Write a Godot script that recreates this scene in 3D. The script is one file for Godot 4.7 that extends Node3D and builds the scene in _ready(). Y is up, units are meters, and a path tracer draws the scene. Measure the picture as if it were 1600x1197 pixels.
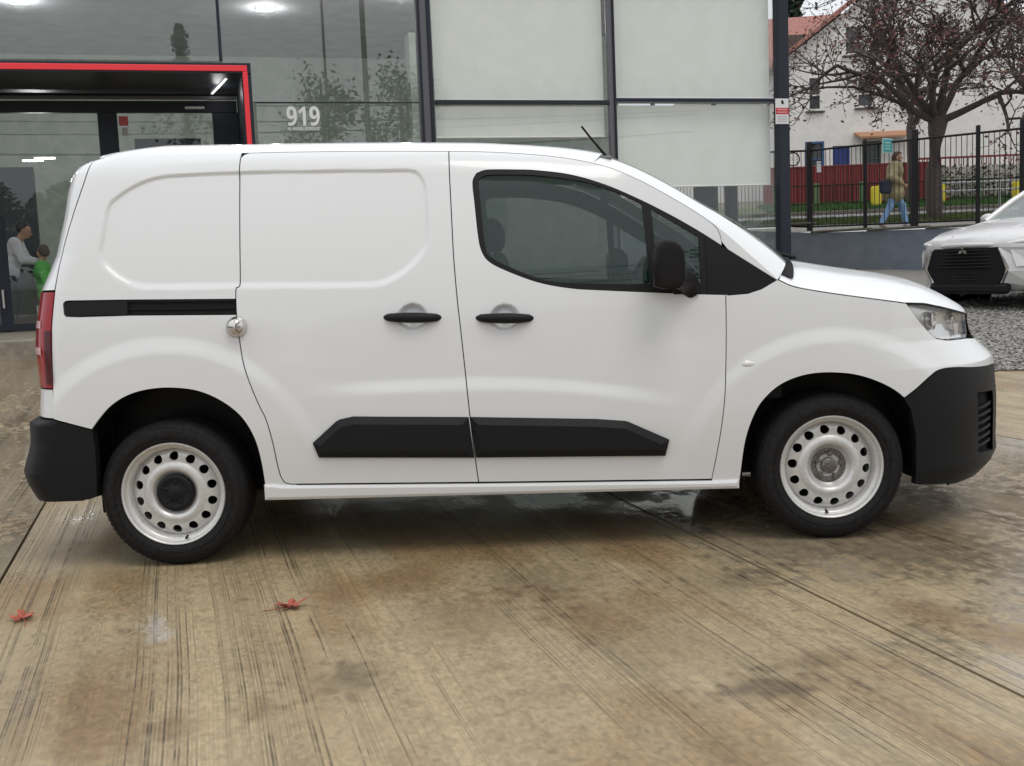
extends Node3D
# A white panel van parked side-on on a damp concrete yard, in front of a glass showroom; street, house and tree behind.

const TAU_ := 6.2831853
var M := {}
var rng := RandomNumberGenerator.new()
var taken := {}

# ------------------------------------------------------------------ mesh collector
class MB:
	var v := PackedVector3Array()
	var n := PackedVector3Array()
	var uv := PackedVector2Array()
	var col := PackedColorArray()
	var tint := Color(1, 1, 1)
	var use_col := false
	func tri(a, b, c, na, nb, nc, ua = Vector2.ZERO, ub = Vector2.ZERO, uc = Vector2.ZERO):
		var f: Vector3 = (b - a).cross(c - a)
		if f.length_squared() < 1e-16:
			return
		if f.dot(na + nb + nc) > 0.0:
			v.append(a); v.append(c); v.append(b)
			n.append(na); n.append(nc); n.append(nb)
			uv.append(ua); uv.append(uc); uv.append(ub)
		else:
			v.append(a); v.append(b); v.append(c)
			n.append(na); n.append(nb); n.append(nc)
			uv.append(ua); uv.append(ub); uv.append(uc)
		col.append(tint); col.append(tint); col.append(tint)
	func flat(a, b, c, towards):
		var f: Vector3 = (b - a).cross(c - a).normalized()
		if f.dot(towards) < 0.0:
			f = -f
		tri(a, b, c, f, f, f)
	func quad(a, b, c, d, nn, ua = Vector2.ZERO, ub = Vector2.ZERO, uc = Vector2.ZERO, ud = Vector2.ZERO):
		tri(a, b, c, nn, nn, nn, ua, ub, uc)
		tri(a, c, d, nn, nn, nn, ua, uc, ud)
	func squad(a, b, c, d, na, nb, nc, nd):
		tri(a, b, c, na, nb, nc)
		tri(a, c, d, na, nc, nd)
	# box with chamfered edges
	func box(c: Vector3, s: Vector3, ch := 0.0, bs := Basis.IDENTITY):
		var h := s * 0.5
		ch = minf(ch, minf(h.x, minf(h.y, h.z)) * 0.9)
		for ax in 3:
			for sg in [-1.0, 1.0]:
				var nn := Vector3.ZERO
				nn[ax] = sg
				var b1 := (ax + 1) % 3
				var b2 := (ax + 2) % 3
				var p := []
				for q in [[-1, -1], [1, -1], [1, 1], [-1, 1]]:
					var w := Vector3.ZERO
					w[ax] = h[ax] * sg
					w[b1] = (h[b1] - ch) * q[0]
					w[b2] = (h[b2] - ch) * q[1]
					p.append(c + bs * w)
				quad(p[0], p[1], p[2], p[3], bs * nn)
		if ch > 0.0:
			for ax in 3:
				var b1 := (ax + 1) % 3
				var b2 := (ax + 2) % 3
				for s1 in [-1.0, 1.0]:
					for s2 in [-1.0, 1.0]:
						var p := []
						for q in [[-1, 0], [1, 0], [1, 1], [-1, 1]]:
							var w := Vector3.ZERO
							w[ax] = (h[ax] - ch) * q[0]
							w[b1] = (h[b1] - (ch if q[1] == 0 else 0.0)) * s1
							w[b2] = (h[b2] - (0.0 if q[1] == 0 else ch)) * s2
							p.append(c + bs * w)
						var nn := Vector3.ZERO
						nn[b1] = s1
						nn[b2] = s2
						quad(p[0], p[1], p[2], p[3], bs * nn.normalized())
			for sx in [-1.0, 1.0]:
				for sy in [-1.0, 1.0]:
					for sz in [-1.0, 1.0]:
						var g := Vector3(sx, sy, sz)
						var k := h - Vector3(ch, ch, ch)
						var a := c + bs * (Vector3(h.x, k.y, k.z) * g)
						var b := c + bs * (Vector3(k.x, h.y, k.z) * g)
						var d := c + bs * (Vector3(k.x, k.y, h.z) * g)
						var nn := bs * g.normalized()
						tri(a, b, d, nn, nn, nn)
	# tube through points; radius number or array
	func tube(pts: Array, rad, seg := 8, caps := true):
		var rings := []
		var up := Vector3.UP
		for i in pts.size():
			var t: Vector3
			if i == 0:
				t = pts[1] - pts[0]
			elif i == pts.size() - 1:
				t = pts[i] - pts[i - 1]
			else:
				t = pts[i + 1] - pts[i - 1]
			t = t.normalized()
			var sd := t.cross(up)
			if sd.length() < 0.05:
				sd = t.cross(Vector3(0.3, 0.1, 1))
			sd = sd.normalized()
			var u2 := sd.cross(t).normalized()
			var r = rad[i] if rad is Array else rad
			var ring := []
			for k in seg:
				var a := TAU * k / seg
				var dd := sd * cos(a) + u2 * sin(a)
				ring.append([pts[i] + dd * r, dd])
			rings.append(ring)
		for i in pts.size() - 1:
			for k in seg:
				var k2 := (k + 1) % seg
				var A = rings[i][k]
				var B = rings[i][k2]
				var C = rings[i + 1][k2]
				var D = rings[i + 1][k]
				squad(A[0], B[0], C[0], D[0], A[1], B[1], C[1], D[1])
		if caps:
			for e in [0, pts.size() - 1]:
				var t: Vector3 = (pts[0] - pts[1]) if e == 0 else (pts[e] - pts[e - 1])
				t = t.normalized()
				for k in range(1, seg - 1):
					tri(rings[e][0][0], rings[e][k][0], rings[e][k + 1][0], t, t, t)
	# lathe round local +z: profile of Vector2(radius, z); sharp = list of indices that break smoothing
	func lathe(prof: Array, c: Vector3, seg := 32, bs := Basis.IDENTITY, flip := 1.0):
		for i in prof.size() - 1:
			var p: Vector2 = prof[i]
			var q: Vector2 = prof[i + 1]
			var t := (q - p)
			if t.length() < 1e-7:
				continue
			t = t.normalized()
			var na := Vector2(-t.y, t.x) * flip
			var nb := na
			if i > 0:
				var t0: Vector2 = (p - prof[i - 1]).normalized()
				if t0.dot(t) > 0.6:
					var m := (t0 + t).normalized()
					na = Vector2(-m.y, m.x) * flip
			if i < prof.size() - 2:
				var t1: Vector2 = (prof[i + 2] - q).normalized()
				if t1.dot(t) > 0.6:
					var m := (t1 + t).normalized()
					nb = Vector2(-m.y, m.x) * flip
			for k in seg:
				var a0 := TAU * k / seg
				var a1 := TAU * (k + 1) / seg
				var e0 := Vector3(cos(a0), sin(a0), 0)
				var e1 := Vector3(cos(a1), sin(a1), 0)
				squad(c + bs * (e0 * p.x + Vector3(0, 0, p.y)), c + bs * (e1 * p.x + Vector3(0, 0, p.y)), c + bs * (e1 * q.x + Vector3(0, 0, q.y)), c + bs * (e0 * q.x + Vector3(0, 0, q.y)),
					bs * (e0 * na.x + Vector3(0, 0, na.y)), bs * (e1 * na.x + Vector3(0, 0, na.y)), bs * (e1 * nb.x + Vector3(0, 0, nb.y)), bs * (e0 * nb.x + Vector3(0, 0, nb.y)))
	# flat polygon (x,y) from z0 to z1
	func prism(poly: PackedVector2Array, z0: float, z1: float, bs := Basis.IDENTITY, o := Vector3.ZERO):
		var ix := Geometry2D.triangulate_polygon(poly)
		for k in range(0, ix.size(), 3):
			for e in [[z0, -1.0], [z1, 1.0]]:
				var zz: float = e[0]
				var nn := bs * Vector3(0, 0, e[1] * signf(z1 - z0))
				var p := []
				for j in 3:
					var w: Vector2 = poly[ix[k + j]]
					p.append(o + bs * Vector3(w.x, w.y, zz))
				tri(p[0], p[1], p[2], nn, nn, nn)
		var cw := 1.0 if Geometry2D.is_polygon_clockwise(poly) else -1.0
		for i in poly.size():
			var a := poly[i]
			var b := poly[(i + 1) % poly.size()]
			var t := (b - a).normalized()
			var nn := bs * (Vector3(t.y, -t.x, 0) * -cw)
			quad(o + bs * Vector3(a.x, a.y, z0), o + bs * Vector3(b.x, b.y, z0), o + bs * Vector3(b.x, b.y, z1), o + bs * Vector3(a.x, a.y, z1), nn)
	# squashed ball
	func ball(c: Vector3, r: Vector3, seg := 12, rows := 8, bs := Basis.IDENTITY):
		for i in rows:
			for k in seg:
				var p := []
				var q := []
				for e in [[i, k], [i, k + 1], [i + 1, k + 1], [i + 1, k]]:
					var th: float = PI * e[0] / rows
					var ph: float = TAU * e[1] / seg
					var d := Vector3(sin(th) * cos(ph), cos(th), sin(th) * sin(ph))
					p.append(c + bs * (d * r))
					q.append(bs * ((d / r).normalized()))
				squad(p[0], p[1], p[2], p[3], q[0], q[1], q[2], q[3])
	func join(o):
		v.append_array(o.v)
		n.append_array(o.n)
		uv.append_array(o.uv)
		col.append_array(o.col)
	func mesh() -> ArrayMesh:
		var a := []
		a.resize(Mesh.ARRAY_MAX)
		a[Mesh.ARRAY_VERTEX] = v
		a[Mesh.ARRAY_NORMAL] = n
		a[Mesh.ARRAY_TEX_UV] = uv
		if use_col:
			a[Mesh.ARRAY_COLOR] = col
		var m := ArrayMesh.new()
		m.add_surface_from_arrays(Mesh.PRIMITIVE_TRIANGLES, a)
		return m

func mb() -> MB:
	return MB.new()

func numbered(called: String) -> String:
	if not taken.has(called):
		taken[called] = 0
		return called
	taken[called] += 1
	return "%s_%03d" % [called, taken[called]]

func part(called: String, b, mat, parent: Node) -> MeshInstance3D:
	var o := MeshInstance3D.new()
	o.mesh = b.mesh() if b is MB else b
	o.material_override = mat
	o.name = called if parent != self else numbered(called)
	parent.add_child(o, true)
	return o

func thing(called: String, label: String, category: String, at := Vector3.ZERO, turn := 0.0, group := "") -> Node3D:
	var o := Node3D.new()
	o.name = numbered(called)
	add_child(o)
	o.position = at
	o.rotation.y = turn
	tag(o, label, category, group)
	return o

func tag(o: Node, label: String, category: String, group := ""):
	o.set_meta("label", label)
	o.set_meta("category", category)
	if group != "":
		o.set_meta("group", group)

func structure(called: String, b, mat) -> MeshInstance3D:
	var o := part(called, b, mat, self)
	o.set_meta("kind", "structure")
	return o

func lin(r: float, g: float, b: float) -> Color:
	return Color(r, g, b).linear_to_srgb()

func mat(r: float, g: float, b: float, rough := 0.6, metal := 0.0, coat := 0.0) -> StandardMaterial3D:
	var m := StandardMaterial3D.new()
	m.albedo_color = lin(r, g, b)
	m.roughness = rough
	m.metallic = metal
	if coat > 0.0:
		m.clearcoat_enabled = true
		m.clearcoat = coat
		m.clearcoat_roughness = 0.06
	return m

func glass(r: float, g: float, b: float, alpha: float) -> StandardMaterial3D:
	var m := StandardMaterial3D.new()
	var c := lin(r, g, b)
	c.a = alpha
	m.albedo_color = c
	m.roughness = 0.0
	m.transparency = BaseMaterial3D.TRANSPARENCY_ALPHA
	return m

# speckled variant: noise between two colours, laid in world or object space
func noisy(r0, g0, b0, r1, g1, b1, size: float, rough := 0.8, sd := 1, bump := 0.0, detail := 4, world := false) -> StandardMaterial3D:
	var m := StandardMaterial3D.new()
	var f := FastNoiseLite.new()
	f.seed = sd
	f.noise_type = FastNoiseLite.TYPE_SIMPLEX_SMOOTH
	f.frequency = 0.018
	f.fractal_octaves = detail
	var t := NoiseTexture2D.new()
	t.width = 256
	t.height = 256
	t.seamless = true
	t.noise = f
	var gr := Gradient.new()
	gr.offsets = PackedFloat32Array([0.2, 0.8])
	gr.colors = PackedColorArray([lin(r0, g0, b0), lin(r1, g1, b1)])
	t.color_ramp = gr
	m.albedo_texture = t
	m.roughness = rough
	m.uv1_triplanar = true
	m.uv1_world_triplanar = world
	m.uv1_scale = Vector3.ONE / size
	if bump > 0.0:
		var t2 := NoiseTexture2D.new()
		t2.width = 256
		t2.height = 256
		t2.seamless = true
		t2.noise = f
		m.heightmap_enabled = true
		m.heightmap_texture = t2
		m.heightmap_scale = bump
	return m

# ------------------------------------------------------------------ curves
func pv(a: Array) -> PackedVector2Array:
	var o := PackedVector2Array()
	for p in a:
		o.append(p if p is Vector2 else Vector2(p[0], p[1]))
	return o

# Catmull-Rom through points, sharp turns kept as corners
func smooth(pts: PackedVector2Array, closed := false, each := 5, corner := 0.75) -> PackedVector2Array:
	var n := pts.size()
	var o := PackedVector2Array()
	var last := n if closed else n - 1
	for i in last:
		var p1 := pts[i]
		var p2 := pts[(i + 1) % n]
		var p0 := pts[(i - 1 + n) % n] if (closed or i > 0) else p1 * 2 - p2
		var p3 := pts[(i + 2) % n] if (closed or i + 2 < n) else p2 * 2 - p1
		if (p1 - p0).normalized().dot((p2 - p1).normalized()) < corner:
			p0 = p1 * 2 - p2
		if (p3 - p2).normalized().dot((p2 - p1).normalized()) < corner:
			p3 = p2 * 2 - p1
		# limit overshoot where spans differ much
		var L := (p2 - p1).length()
		if (p1 - p0).length() > 2.0 * L:
			p0 = p1 + (p0 - p1).normalized() * 2.0 * L
		if (p3 - p2).length() > 2.0 * L:
			p3 = p2 + (p3 - p2).normalized() * 2.0 * L
		for k in each:
			o.append(p1.cubic_interpolate(p2, p0, p3, float(k) / each) if false else catmull(p0, p1, p2, p3, float(k) / each))
	if not closed:
		o.append(pts[n - 1])
	return o

func catmull(a: Vector2, b: Vector2, c: Vector2, d: Vector2, t: float) -> Vector2:
	return 0.5 * (2.0 * b + (c - a) * t + (2.0 * a - 5.0 * b + 4.0 * c - d) * t * t + (3.0 * b - a - 3.0 * c + d) * t * t * t)

func rev(a: PackedVector2Array) -> PackedVector2Array:
	var o := a.duplicate()
	o.reverse()
	return o

func cat(l: Array) -> PackedVector2Array:
	var o := PackedVector2Array()
	for a in l:
		for p in a:
			if o.size() == 0 or o[o.size() - 1].distance_to(p) > 0.0015:
				o.append(p)
	if o.size() > 2 and o[0].distance_to(o[o.size() - 1]) < 0.0015:
		o.remove_at(o.size() - 1)
	return o

func table(t: Array, y: float) -> float:
	if y <= t[0][0]:
		return t[0][1]
	for i in range(1, t.size()):
		if y <= t[i][0]:
			return lerpf(t[i - 1][1], t[i][1], (y - t[i - 1][0]) / (t[i][0] - t[i - 1][0]))
	return t[t.size() - 1][1]

# ------------------------------------------------------------------ smooth figures (distance field meshed as surface nets)
func figure(bones: Array, cell: float, k := 0.03) -> MB:
	var lo := Vector3(1e9, 1e9, 1e9)
	var hi := -lo
	for b in bones:
		var r := maxf(b[2], b[3]) + cell * 3.0
		var R := Vector3(r, r, r)
		lo = lo.min(b[0] - R).min(b[1] - R)
		hi = hi.max(b[0] + R).max(b[1] + R)
	var dim := Vector3i(((hi - lo) / cell).ceil()) + Vector3i.ONE
	var F := PackedFloat32Array()
	F.resize(dim.x * dim.y * dim.z)
	F.fill(1.0)
	var sx := dim.y * dim.z
	for b in bones:
		var a: Vector3 = b[0]
		var e: Vector3 = b[1]
		var ra: float = b[2]
		var rb: float = b[3]
		var m := maxf(ra, rb) + cell * 2.5 + k
		var b0 := Vector3i(((a.min(e) - Vector3(m, m, m) - lo) / cell).floor()).clamp(Vector3i.ZERO, dim - Vector3i.ONE)
		var b1 := Vector3i(((a.max(e) + Vector3(m, m, m) - lo) / cell).ceil()).clamp(Vector3i.ZERO, dim - Vector3i.ONE)
		var d := e - a
		var dd := maxf(d.length_squared(), 1e-9)
		for i in range(b0.x, b1.x + 1):
			for j in range(b0.y, b1.y + 1):
				for l in range(b0.z, b1.z + 1):
					var p := lo + Vector3(i, j, l) * cell
					var t := clampf((p - a).dot(d) / dd, 0.0, 1.0)
					var s := (p - a - d * t).length() - lerpf(ra, rb, t)
					var ix := i * sx + j * dim.z + l
					var f := F[ix]
					var h := clampf(0.5 + 0.5 * (f - s) / k, 0.0, 1.0)
					F[ix] = lerpf(f, s, h) - k * h * (1.0 - h)
	var vert := {}
	var nrm := {}
	for i in dim.x - 1:
		for j in dim.y - 1:
			for l in dim.z - 1:
				var ix := i * sx + j * dim.z + l
				var c := [F[ix], F[ix + 1], F[ix + dim.z], F[ix + dim.z + 1], F[ix + sx], F[ix + sx + 1], F[ix + sx + dim.z], F[ix + sx + dim.z + 1]]
				var neg := 0
				for q in 8:
					if c[q] < 0.0:
						neg += 1
				if neg == 0 or neg == 8:
					continue
				var sum := Vector3.ZERO
				var cnt := 0
				for q in 8:
					for bit in [1, 2, 4]:
						var w: int = q | bit
						if w == q:
							continue
						if (c[q] < 0.0) != (c[w] < 0.0):
							var t: float = c[q] / (c[q] - c[w])
							var pq := Vector3(q >> 2 & 1, q >> 1 & 1, q & 1)
							var pw := Vector3(w >> 2 & 1, w >> 1 & 1, w & 1)
							sum += pq.lerp(pw, t)
							cnt += 1
				vert[ix] = lo + (Vector3(i, j, l) + sum / cnt) * cell
				nrm[ix] = Vector3(c[4] + c[5] + c[6] + c[7] - c[0] - c[1] - c[2] - c[3], c[2] + c[3] + c[6] + c[7] - c[0] - c[1] - c[4] - c[5], c[1] + c[3] + c[5] + c[7] - c[0] - c[2] - c[4] - c[6]).normalized()
	var o := mb()
	for ix in vert:
		var f := F[ix]
		for e in [[sx, dim.z, 1], [dim.z, sx, 1], [1, sx, dim.z]]:
			if (f < 0.0) != (F[ix + e[0]] < 0.0):
				var q := [ix, ix - e[1], ix - e[1] - e[2], ix - e[2]]
				if vert.has(q[1]) and vert.has(q[2]) and vert.has(q[3]):
					o.squad(vert[q[0]], vert[q[1]], vert[q[2]], vert[q[3]], nrm[q[0]], nrm[q[1]], nrm[q[2]], nrm[q[3]])
	return o

func _ready():
	rng.seed = 77
	# --- camera: about 1.2 m up, tipped down 6 degrees, held 2.35 degrees off level
	var cam := Camera3D.new()
	cam.name = "camera"
	var pitch := deg_to_rad(6.1607)
	var roll := deg_to_rad(2.35)
	var fwd := Vector3(0, -sin(pitch), -cos(pitch))
	var up0 := Vector3.RIGHT.cross(fwd)
	var right := Vector3.RIGHT * cos(roll) - up0 * sin(roll)
	var up := up0 * cos(roll) + Vector3.RIGHT * sin(roll)
	cam.transform = Transform3D(Basis(right, up, -fwd), Vector3(0, 1.212, 0))
	cam.fov = 38.788
	cam.far = 900.0
	add_child(cam)
	cam.current = true
	# --- overcast sky
	var we := WorldEnvironment.new()
	we.name = "world_environment"
	var env := Environment.new()
	env.background_mode = Environment.BG_SKY
	var sky := Sky.new()
	var sm := ProceduralSkyMaterial.new()
	sm.sky_top_color = Color(0.97, 0.98, 1.0)
	sm.sky_horizon_color = Color(0.72, 0.73, 0.745)
	sm.sky_curve = 0.5
	sm.ground_bottom_color = Color(0.35, 0.34, 0.32)
	sm.ground_horizon_color = Color(0.55, 0.55, 0.54)
	sm.sun_angle_max = 1.0
	sky.sky_material = sm
	env.sky = sky
	env.background_energy_multiplier = 1.25
	env.tonemap_mode = Environment.TONE_MAPPER_LINEAR
	env.tonemap_exposure = 1.2
	env.sdfgi_enabled = true
	env.ssao_enabled = true
	env.ssil_enabled = true
	we.environment = env
	add_child(we)
	var sun := DirectionalLight3D.new()
	sun.name = "sun"
	sun.light_energy = 0.3
	sun.light_angular_distance = 30.0
	sun.light_color = Color(1.0, 0.98, 0.95)
	sun.shadow_enabled = true
	sun.rotation_degrees = Vector3(-62, 28, 0)
	add_child(sun)
	make_materials()
	# --- setting
	make_ground()
	make_showroom()
	make_street()
	# --- things
	make_van()
	make_car()
	make_people()
	make_leaves()
	make_across()

func make_materials():
	M.paint = mat(0.762, 0.782, 0.802, 0.34, 0.0, 0.7)
	M.plastic = noisy(0.010, 0.011, 0.013, 0.016, 0.017, 0.019, 0.05, 0.48, 3)
	M.trim = mat(0.016, 0.016, 0.018, 0.45)
	M.mirror_shell = noisy(0.011, 0.010, 0.012, 0.017, 0.016, 0.018, 0.04, 0.40, 6)
	M.dark = mat(0.012, 0.012, 0.013, 0.8)
	M.liner = mat(0.008, 0.009, 0.011, 0.34)
	M.rubber = noisy(0.010, 0.010, 0.011, 0.020, 0.019, 0.019, 0.12, 0.66, 5)
	M.steel = noisy(0.60, 0.60, 0.59, 0.68, 0.68, 0.67, 0.12, 0.36, 8)
	M.steel.metallic = 0.35
	M.hub = noisy(0.10, 0.09, 0.085, 0.26, 0.24, 0.22, 0.05, 0.5, 9)
	M.hub.metallic = 0.5
	M.chrome = mat(0.62, 0.60, 0.58, 0.22, 0.9)
	M.tail_red = mat(0.30, 0.007, 0.014, 0.12, 0.0, 0.0)
	M.tail_dark = mat(0.07, 0.004, 0.010, 0.12, 0.0, 0.0)
	M.lens_pink = mat(0.62, 0.42, 0.42, 0.12)
	M.clear_lamp = mat(0.75, 0.75, 0.75, 0.1)
	M.lamp_bowl = mat(0.78, 0.78, 0.77, 0.2, 0.7)
	M.amber_glass = mat(0.42, 0.34, 0.24, 0.25, 0.5)
	M.clear_glass = glass(0.8, 0.85, 0.85, 0.06)
	M.van_glass = glass(0.018, 0.060, 0.048, 0.40)
	M.cabin_grey = mat(0.05, 0.06, 0.055, 0.9)
	M.cabin_light = mat(0.16, 0.17, 0.16, 0.9)
	M.cabin_dark = mat(0.025, 0.026, 0.028, 0.85)
	M.frame = mat(0.028, 0.033, 0.045, 0.4)
	M.frame_grey = mat(0.13, 0.13, 0.145, 0.35, 0.3)
	M.red_trim = mat(0.88, 0.04, 0.055, 0.4)
	M.pane = glass(0.30, 0.42, 0.36, 0.02)
	M.blind = noisy(0.74, 0.785, 0.73, 0.79, 0.82, 0.775, 2.6, 0.9, 12)
	M.room = noisy(0.30, 0.36, 0.31, 0.38, 0.43, 0.38, 2.0, 0.9, 13)
	M.white_print = mat(0.82, 0.83, 0.82, 0.5)
	M.wall_blue = noisy(0.15, 0.18, 0.225, 0.20, 0.23, 0.275, 1.4, 0.7, 33, 0.0, 5, true)
	M.coping = noisy(0.07, 0.06, 0.05, 0.15, 0.14, 0.12, 0.5, 0.85, 34)
	M.fence = mat(0.018, 0.018, 0.020, 0.5)
	M.pipe = mat(0.28, 0.29, 0.29, 0.5)
	M.red_sheet = noisy(0.19, 0.030, 0.030, 0.26, 0.045, 0.040, 0.8, 0.55, 35)
	M.house_white = mat(0.78, 0.77, 0.75, 0.9)
	M.roof_red = noisy(0.30, 0.13, 0.11, 0.40, 0.20, 0.17, 0.7, 0.85, 36)
	M.blue = mat(0.05, 0.11, 0.24, 0.5)
	M.blue_dark = mat(0.02, 0.045, 0.20, 0.5)
	M.green_grey = mat(0.10, 0.13, 0.12, 0.6)
	M.house_glass = mat(0.05, 0.055, 0.06, 0.05)
	M.bark = noisy(0.055, 0.045, 0.043, 0.125, 0.10, 0.092, 0.25, 0.95, 37)
	M.leaf = StandardMaterial3D.new()
	M.leaf.vertex_color_use_as_albedo = true
	M.leaf.roughness = 0.6
	M.leaf.backlight_enabled = true
	M.leaf.backlight = Color(0.15, 0.12, 0.1)
	M.silver = mat(0.62, 0.62, 0.62, 0.32, 0.25, 0.5)
	M.car_glass = glass(0.35, 0.45, 0.45, 0.25)
	M.shoe = mat(0.04, 0.04, 0.04, 0.6)
	M.pole = mat(0.12, 0.12, 0.12, 0.8)
	for k in [M.plastic, M.rubber, M.dark, M.liner, M.trim, M.mirror_shell, M.fence, M.frame]:
		k.metallic_specular = 0.3
	M.sign_red = mat(0.55, 0.03, 0.05, 0.4)

# height of the yard: level by the van, then rising towards the building and the street
func yard(z: float) -> float:
	var d := -z - 8.8
	return 0.0 if d < -1.0 else (0.056 * (d + 1.0) * (d + 1.0) / 4.0 if d < 1.0 else 0.056 * d)

const GROOVE := 0.296706  # 17 degrees: the way the concrete was raked
func ground_uv(p: Vector3) -> Vector2:
	var a := p.x * cos(GROOVE) - p.z * sin(GROOVE)
	var b := -p.x * sin(GROOVE) - p.z * cos(GROOVE)
	return Vector2(a, b)

func concrete_material() -> StandardMaterial3D:
	# two strips (5.76 m) across the rake by 12 m along it
	var W := 2048
	var H := 1536
	var n1 := FastNoiseLite.new()
	n1.seed = 4
	n1.frequency = 1.0
	n1.fractal_octaves = 3
	var n2 := FastNoiseLite.new()
	n2.seed = 9
	n2.frequency = 1.0
	n2.fractal_octaves = 4
	var n3 := FastNoiseLite.new()
	n3.seed = 15
	n3.frequency = 1.0
	n3.noise_type = FastNoiseLite.TYPE_VALUE
	n3.fractal_octaves = 2
	var data := PackedByteArray()
	data.resize(W * H * 3)
	var rough := PackedByteArray()
	rough.resize(W * H)
	var bump := PackedByteArray()
	bump.resize(W * H)
	# the rake's teeth: strong and weak lines across the slab
	var line := PackedFloat32Array()
	line.resize(W)
	var band := PackedFloat32Array()
	band.resize(W)
	var tr := RandomNumberGenerator.new()
	tr.seed = 8
	var pos := 0.0
	while pos < 5.76:
		pos += tr.randf_range(0.006, 0.013)
		var here := n1.get_noise_2d(pos * 3.1, 40.0)
		var st := (0.16 + 0.9 * pow(tr.randf(), 2.6)) * clampf(0.75 + 1.6 * here, 0.2, 1.6)
		var wd := tr.randf_range(0.0014, 0.0024)
		for i in range(int((pos - 0.012) * 355.56), int((pos + 0.012) * 355.56) + 1):
			var d := (i / 355.56 - pos) / wd
			line[posmod(i, W)] = maxf(line[posmod(i, W)], st * exp(-d * d))
	for i in W:
		band[i] = n1.get_noise_2d(i / float(W) * 5.76 * 2.6, 40.0)
	# spots seen on the slab: [across, along, radius across, radius along, strength, hue] (hue 0 dark, 1 rusty brown, -1 pale)
	var spots := [[0.42, 3.17, 0.10, 0.16, 1.0, 0.2], [0.98, 2.83, 0.06, 0.05, 0.4, 0.0], [1.52, 2.62, 0.18, 0.10, 1.1, 0.35], [1.75, 2.75, 0.22, 0.08, 0.7, 0.6], [-0.14, 3.89, 0.05, 0.16, 0.9, -1.0], [-0.1, 3.0, 0.10, 0.10, 0.6, 1.0], [0.15, 3.05, 0.05, 0.09, 0.6, 1.0], [0.95, 3.6, 0.30, 0.30, 0.5, 1.0], [1.35, 3.3, 0.2, 0.5, 0.5, 1.0], [0.3, 3.3, 0.08, 0.5, 0.5, 1.0], [-0.45, 3.3, 0.25, 0.5, 0.5, 1.0], [1.9, 3.6, 0.3, 0.2, 0.5, 0.3], [2.3, 3.0, 0.2, 0.15, 0.5, 1.0], [2.6, 3.6, 0.5, 0.4, 0.6, 0.4], [1.25, 3.9, 0.25, 0.3, 0.6, 0.2], [0.7, 4.1, 0.3, 0.2, 0.5, 0.8]]
	for j in H:
		var b := j / float(H) * 12.0
		for i in W:
			var a := i / float(W) * 5.76 - 0.77
			var patch := n2.get_noise_2d(a * 1.1, b * 0.8)
			var fine := n2.get_noise_2d(a * 11.0 + 50.0, b * 9.0)
			var along := n1.get_noise_2d(a * 9.0, b * 0.9 + 30.0)
			var grain := n3.get_noise_2d(a * 90.0, b * 60.0)
			var wob := i + n1.get_noise_2d(a * 0.5 + 7.0, b * 0.35) * 6.0
			var wi := int(floor(wob))
			var g := clampf(lerpf(line[posmod(wi, W)], line[posmod(wi + 1, W)], wob - wi) * (0.75 + 1.5 * along + 0.9 * fine + 0.6 * patch + 0.5 * grain) * 1.25, 0.0, 1.0)
			var r := 0.345
			var gg := 0.270
			var bb := 0.160
			var k := 1.0 + 0.20 * patch + 0.22 * fine + 0.30 * grain + 0.18 * along + 0.20 * band[i]
			# rusty tinge in patches
			var rust := clampf(n1.get_noise_2d(a * 1.1 + 90.0, b * 0.8) * 1.9 - 0.9 * band[i] - 0.02 + fine * 0.4, 0.0, 1.0)
			gg *= 1.0 - 0.13 * rust
			bb *= 1.0 - 0.26 * rust
			k *= 1.0 - 0.19 * rust
			k *= 1.0 - 0.72 * g
			var wet := 0.0
			for s in spots:
				var dx: float = (a - s[0]) / s[2]
				var dy: float = (b - s[1]) / s[3]
				var q := dx * dx + dy * dy
				if q < 6.0:
					var w: float = clampf(exp(-q) * 1.5 + fine * 0.9 + grain * 0.25 - 0.35, 0.0, 1.0) * s[4]
					if s[5] < 0.0:
						r = lerpf(r, 0.44, w * 0.7)
						gg = lerpf(gg, 0.42, w * 0.7)
						bb = lerpf(bb, 0.39, w * 0.7)
					else:
						k *= 1.0 - 0.46 * w
						bb *= 1.0 - 0.2 * w * s[5]
						gg *= 1.0 - 0.10 * w * s[5]
			# wetter towards the right: thin standing water in the low places
			var wx := smoothstep(1.9, 2.7, a + 0.7 * patch + 0.08 * (b - 3.0))
			wet = clampf(wx * (0.95 + 1.2 * fine + 0.5 * patch) + 0.45 * patch + 0.3 * fine - 0.02, 0.0, 1.0)
			k *= 1.0 - 0.22 * wet * (0.5 + fine)
			r = lerpf(r, 0.30, wet * 0.4)
			gg = lerpf(gg, 0.275, wet * 0.4)
			bb = lerpf(bb, 0.235, wet * 0.4)
			var o := (j * W + i)
			var c := Color(clampf(r * k, 0, 1), clampf(gg * k, 0, 1), clampf(bb * k, 0, 1)).linear_to_srgb()
			data[o * 3] = int(c.r * 255.0)
			data[o * 3 + 1] = int(c.g * 255.0)
			data[o * 3 + 2] = int(c.b * 255.0)
			rough[o] = int(clampf(0.50 + 0.14 * fine + 0.14 * grain - 0.18 * patch - 0.52 * wet, 0.09, 0.95) * 255.0)
			bump[o] = int(clampf(0.62 - 0.42 * g * (1.0 - wet) + (0.10 * fine + 0.14 * grain) * (1.0 - 0.9 * wet), 0.0, 1.0) * 255.0)
	var m := StandardMaterial3D.new()
	m.albedo_texture = ImageTexture.create_from_image(Image.create_from_data(W, H, false, Image.FORMAT_RGB8, data))
	m.roughness_texture = ImageTexture.create_from_image(Image.create_from_data(W, H, false, Image.FORMAT_L8, rough))
	m.roughness = 1.0
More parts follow.
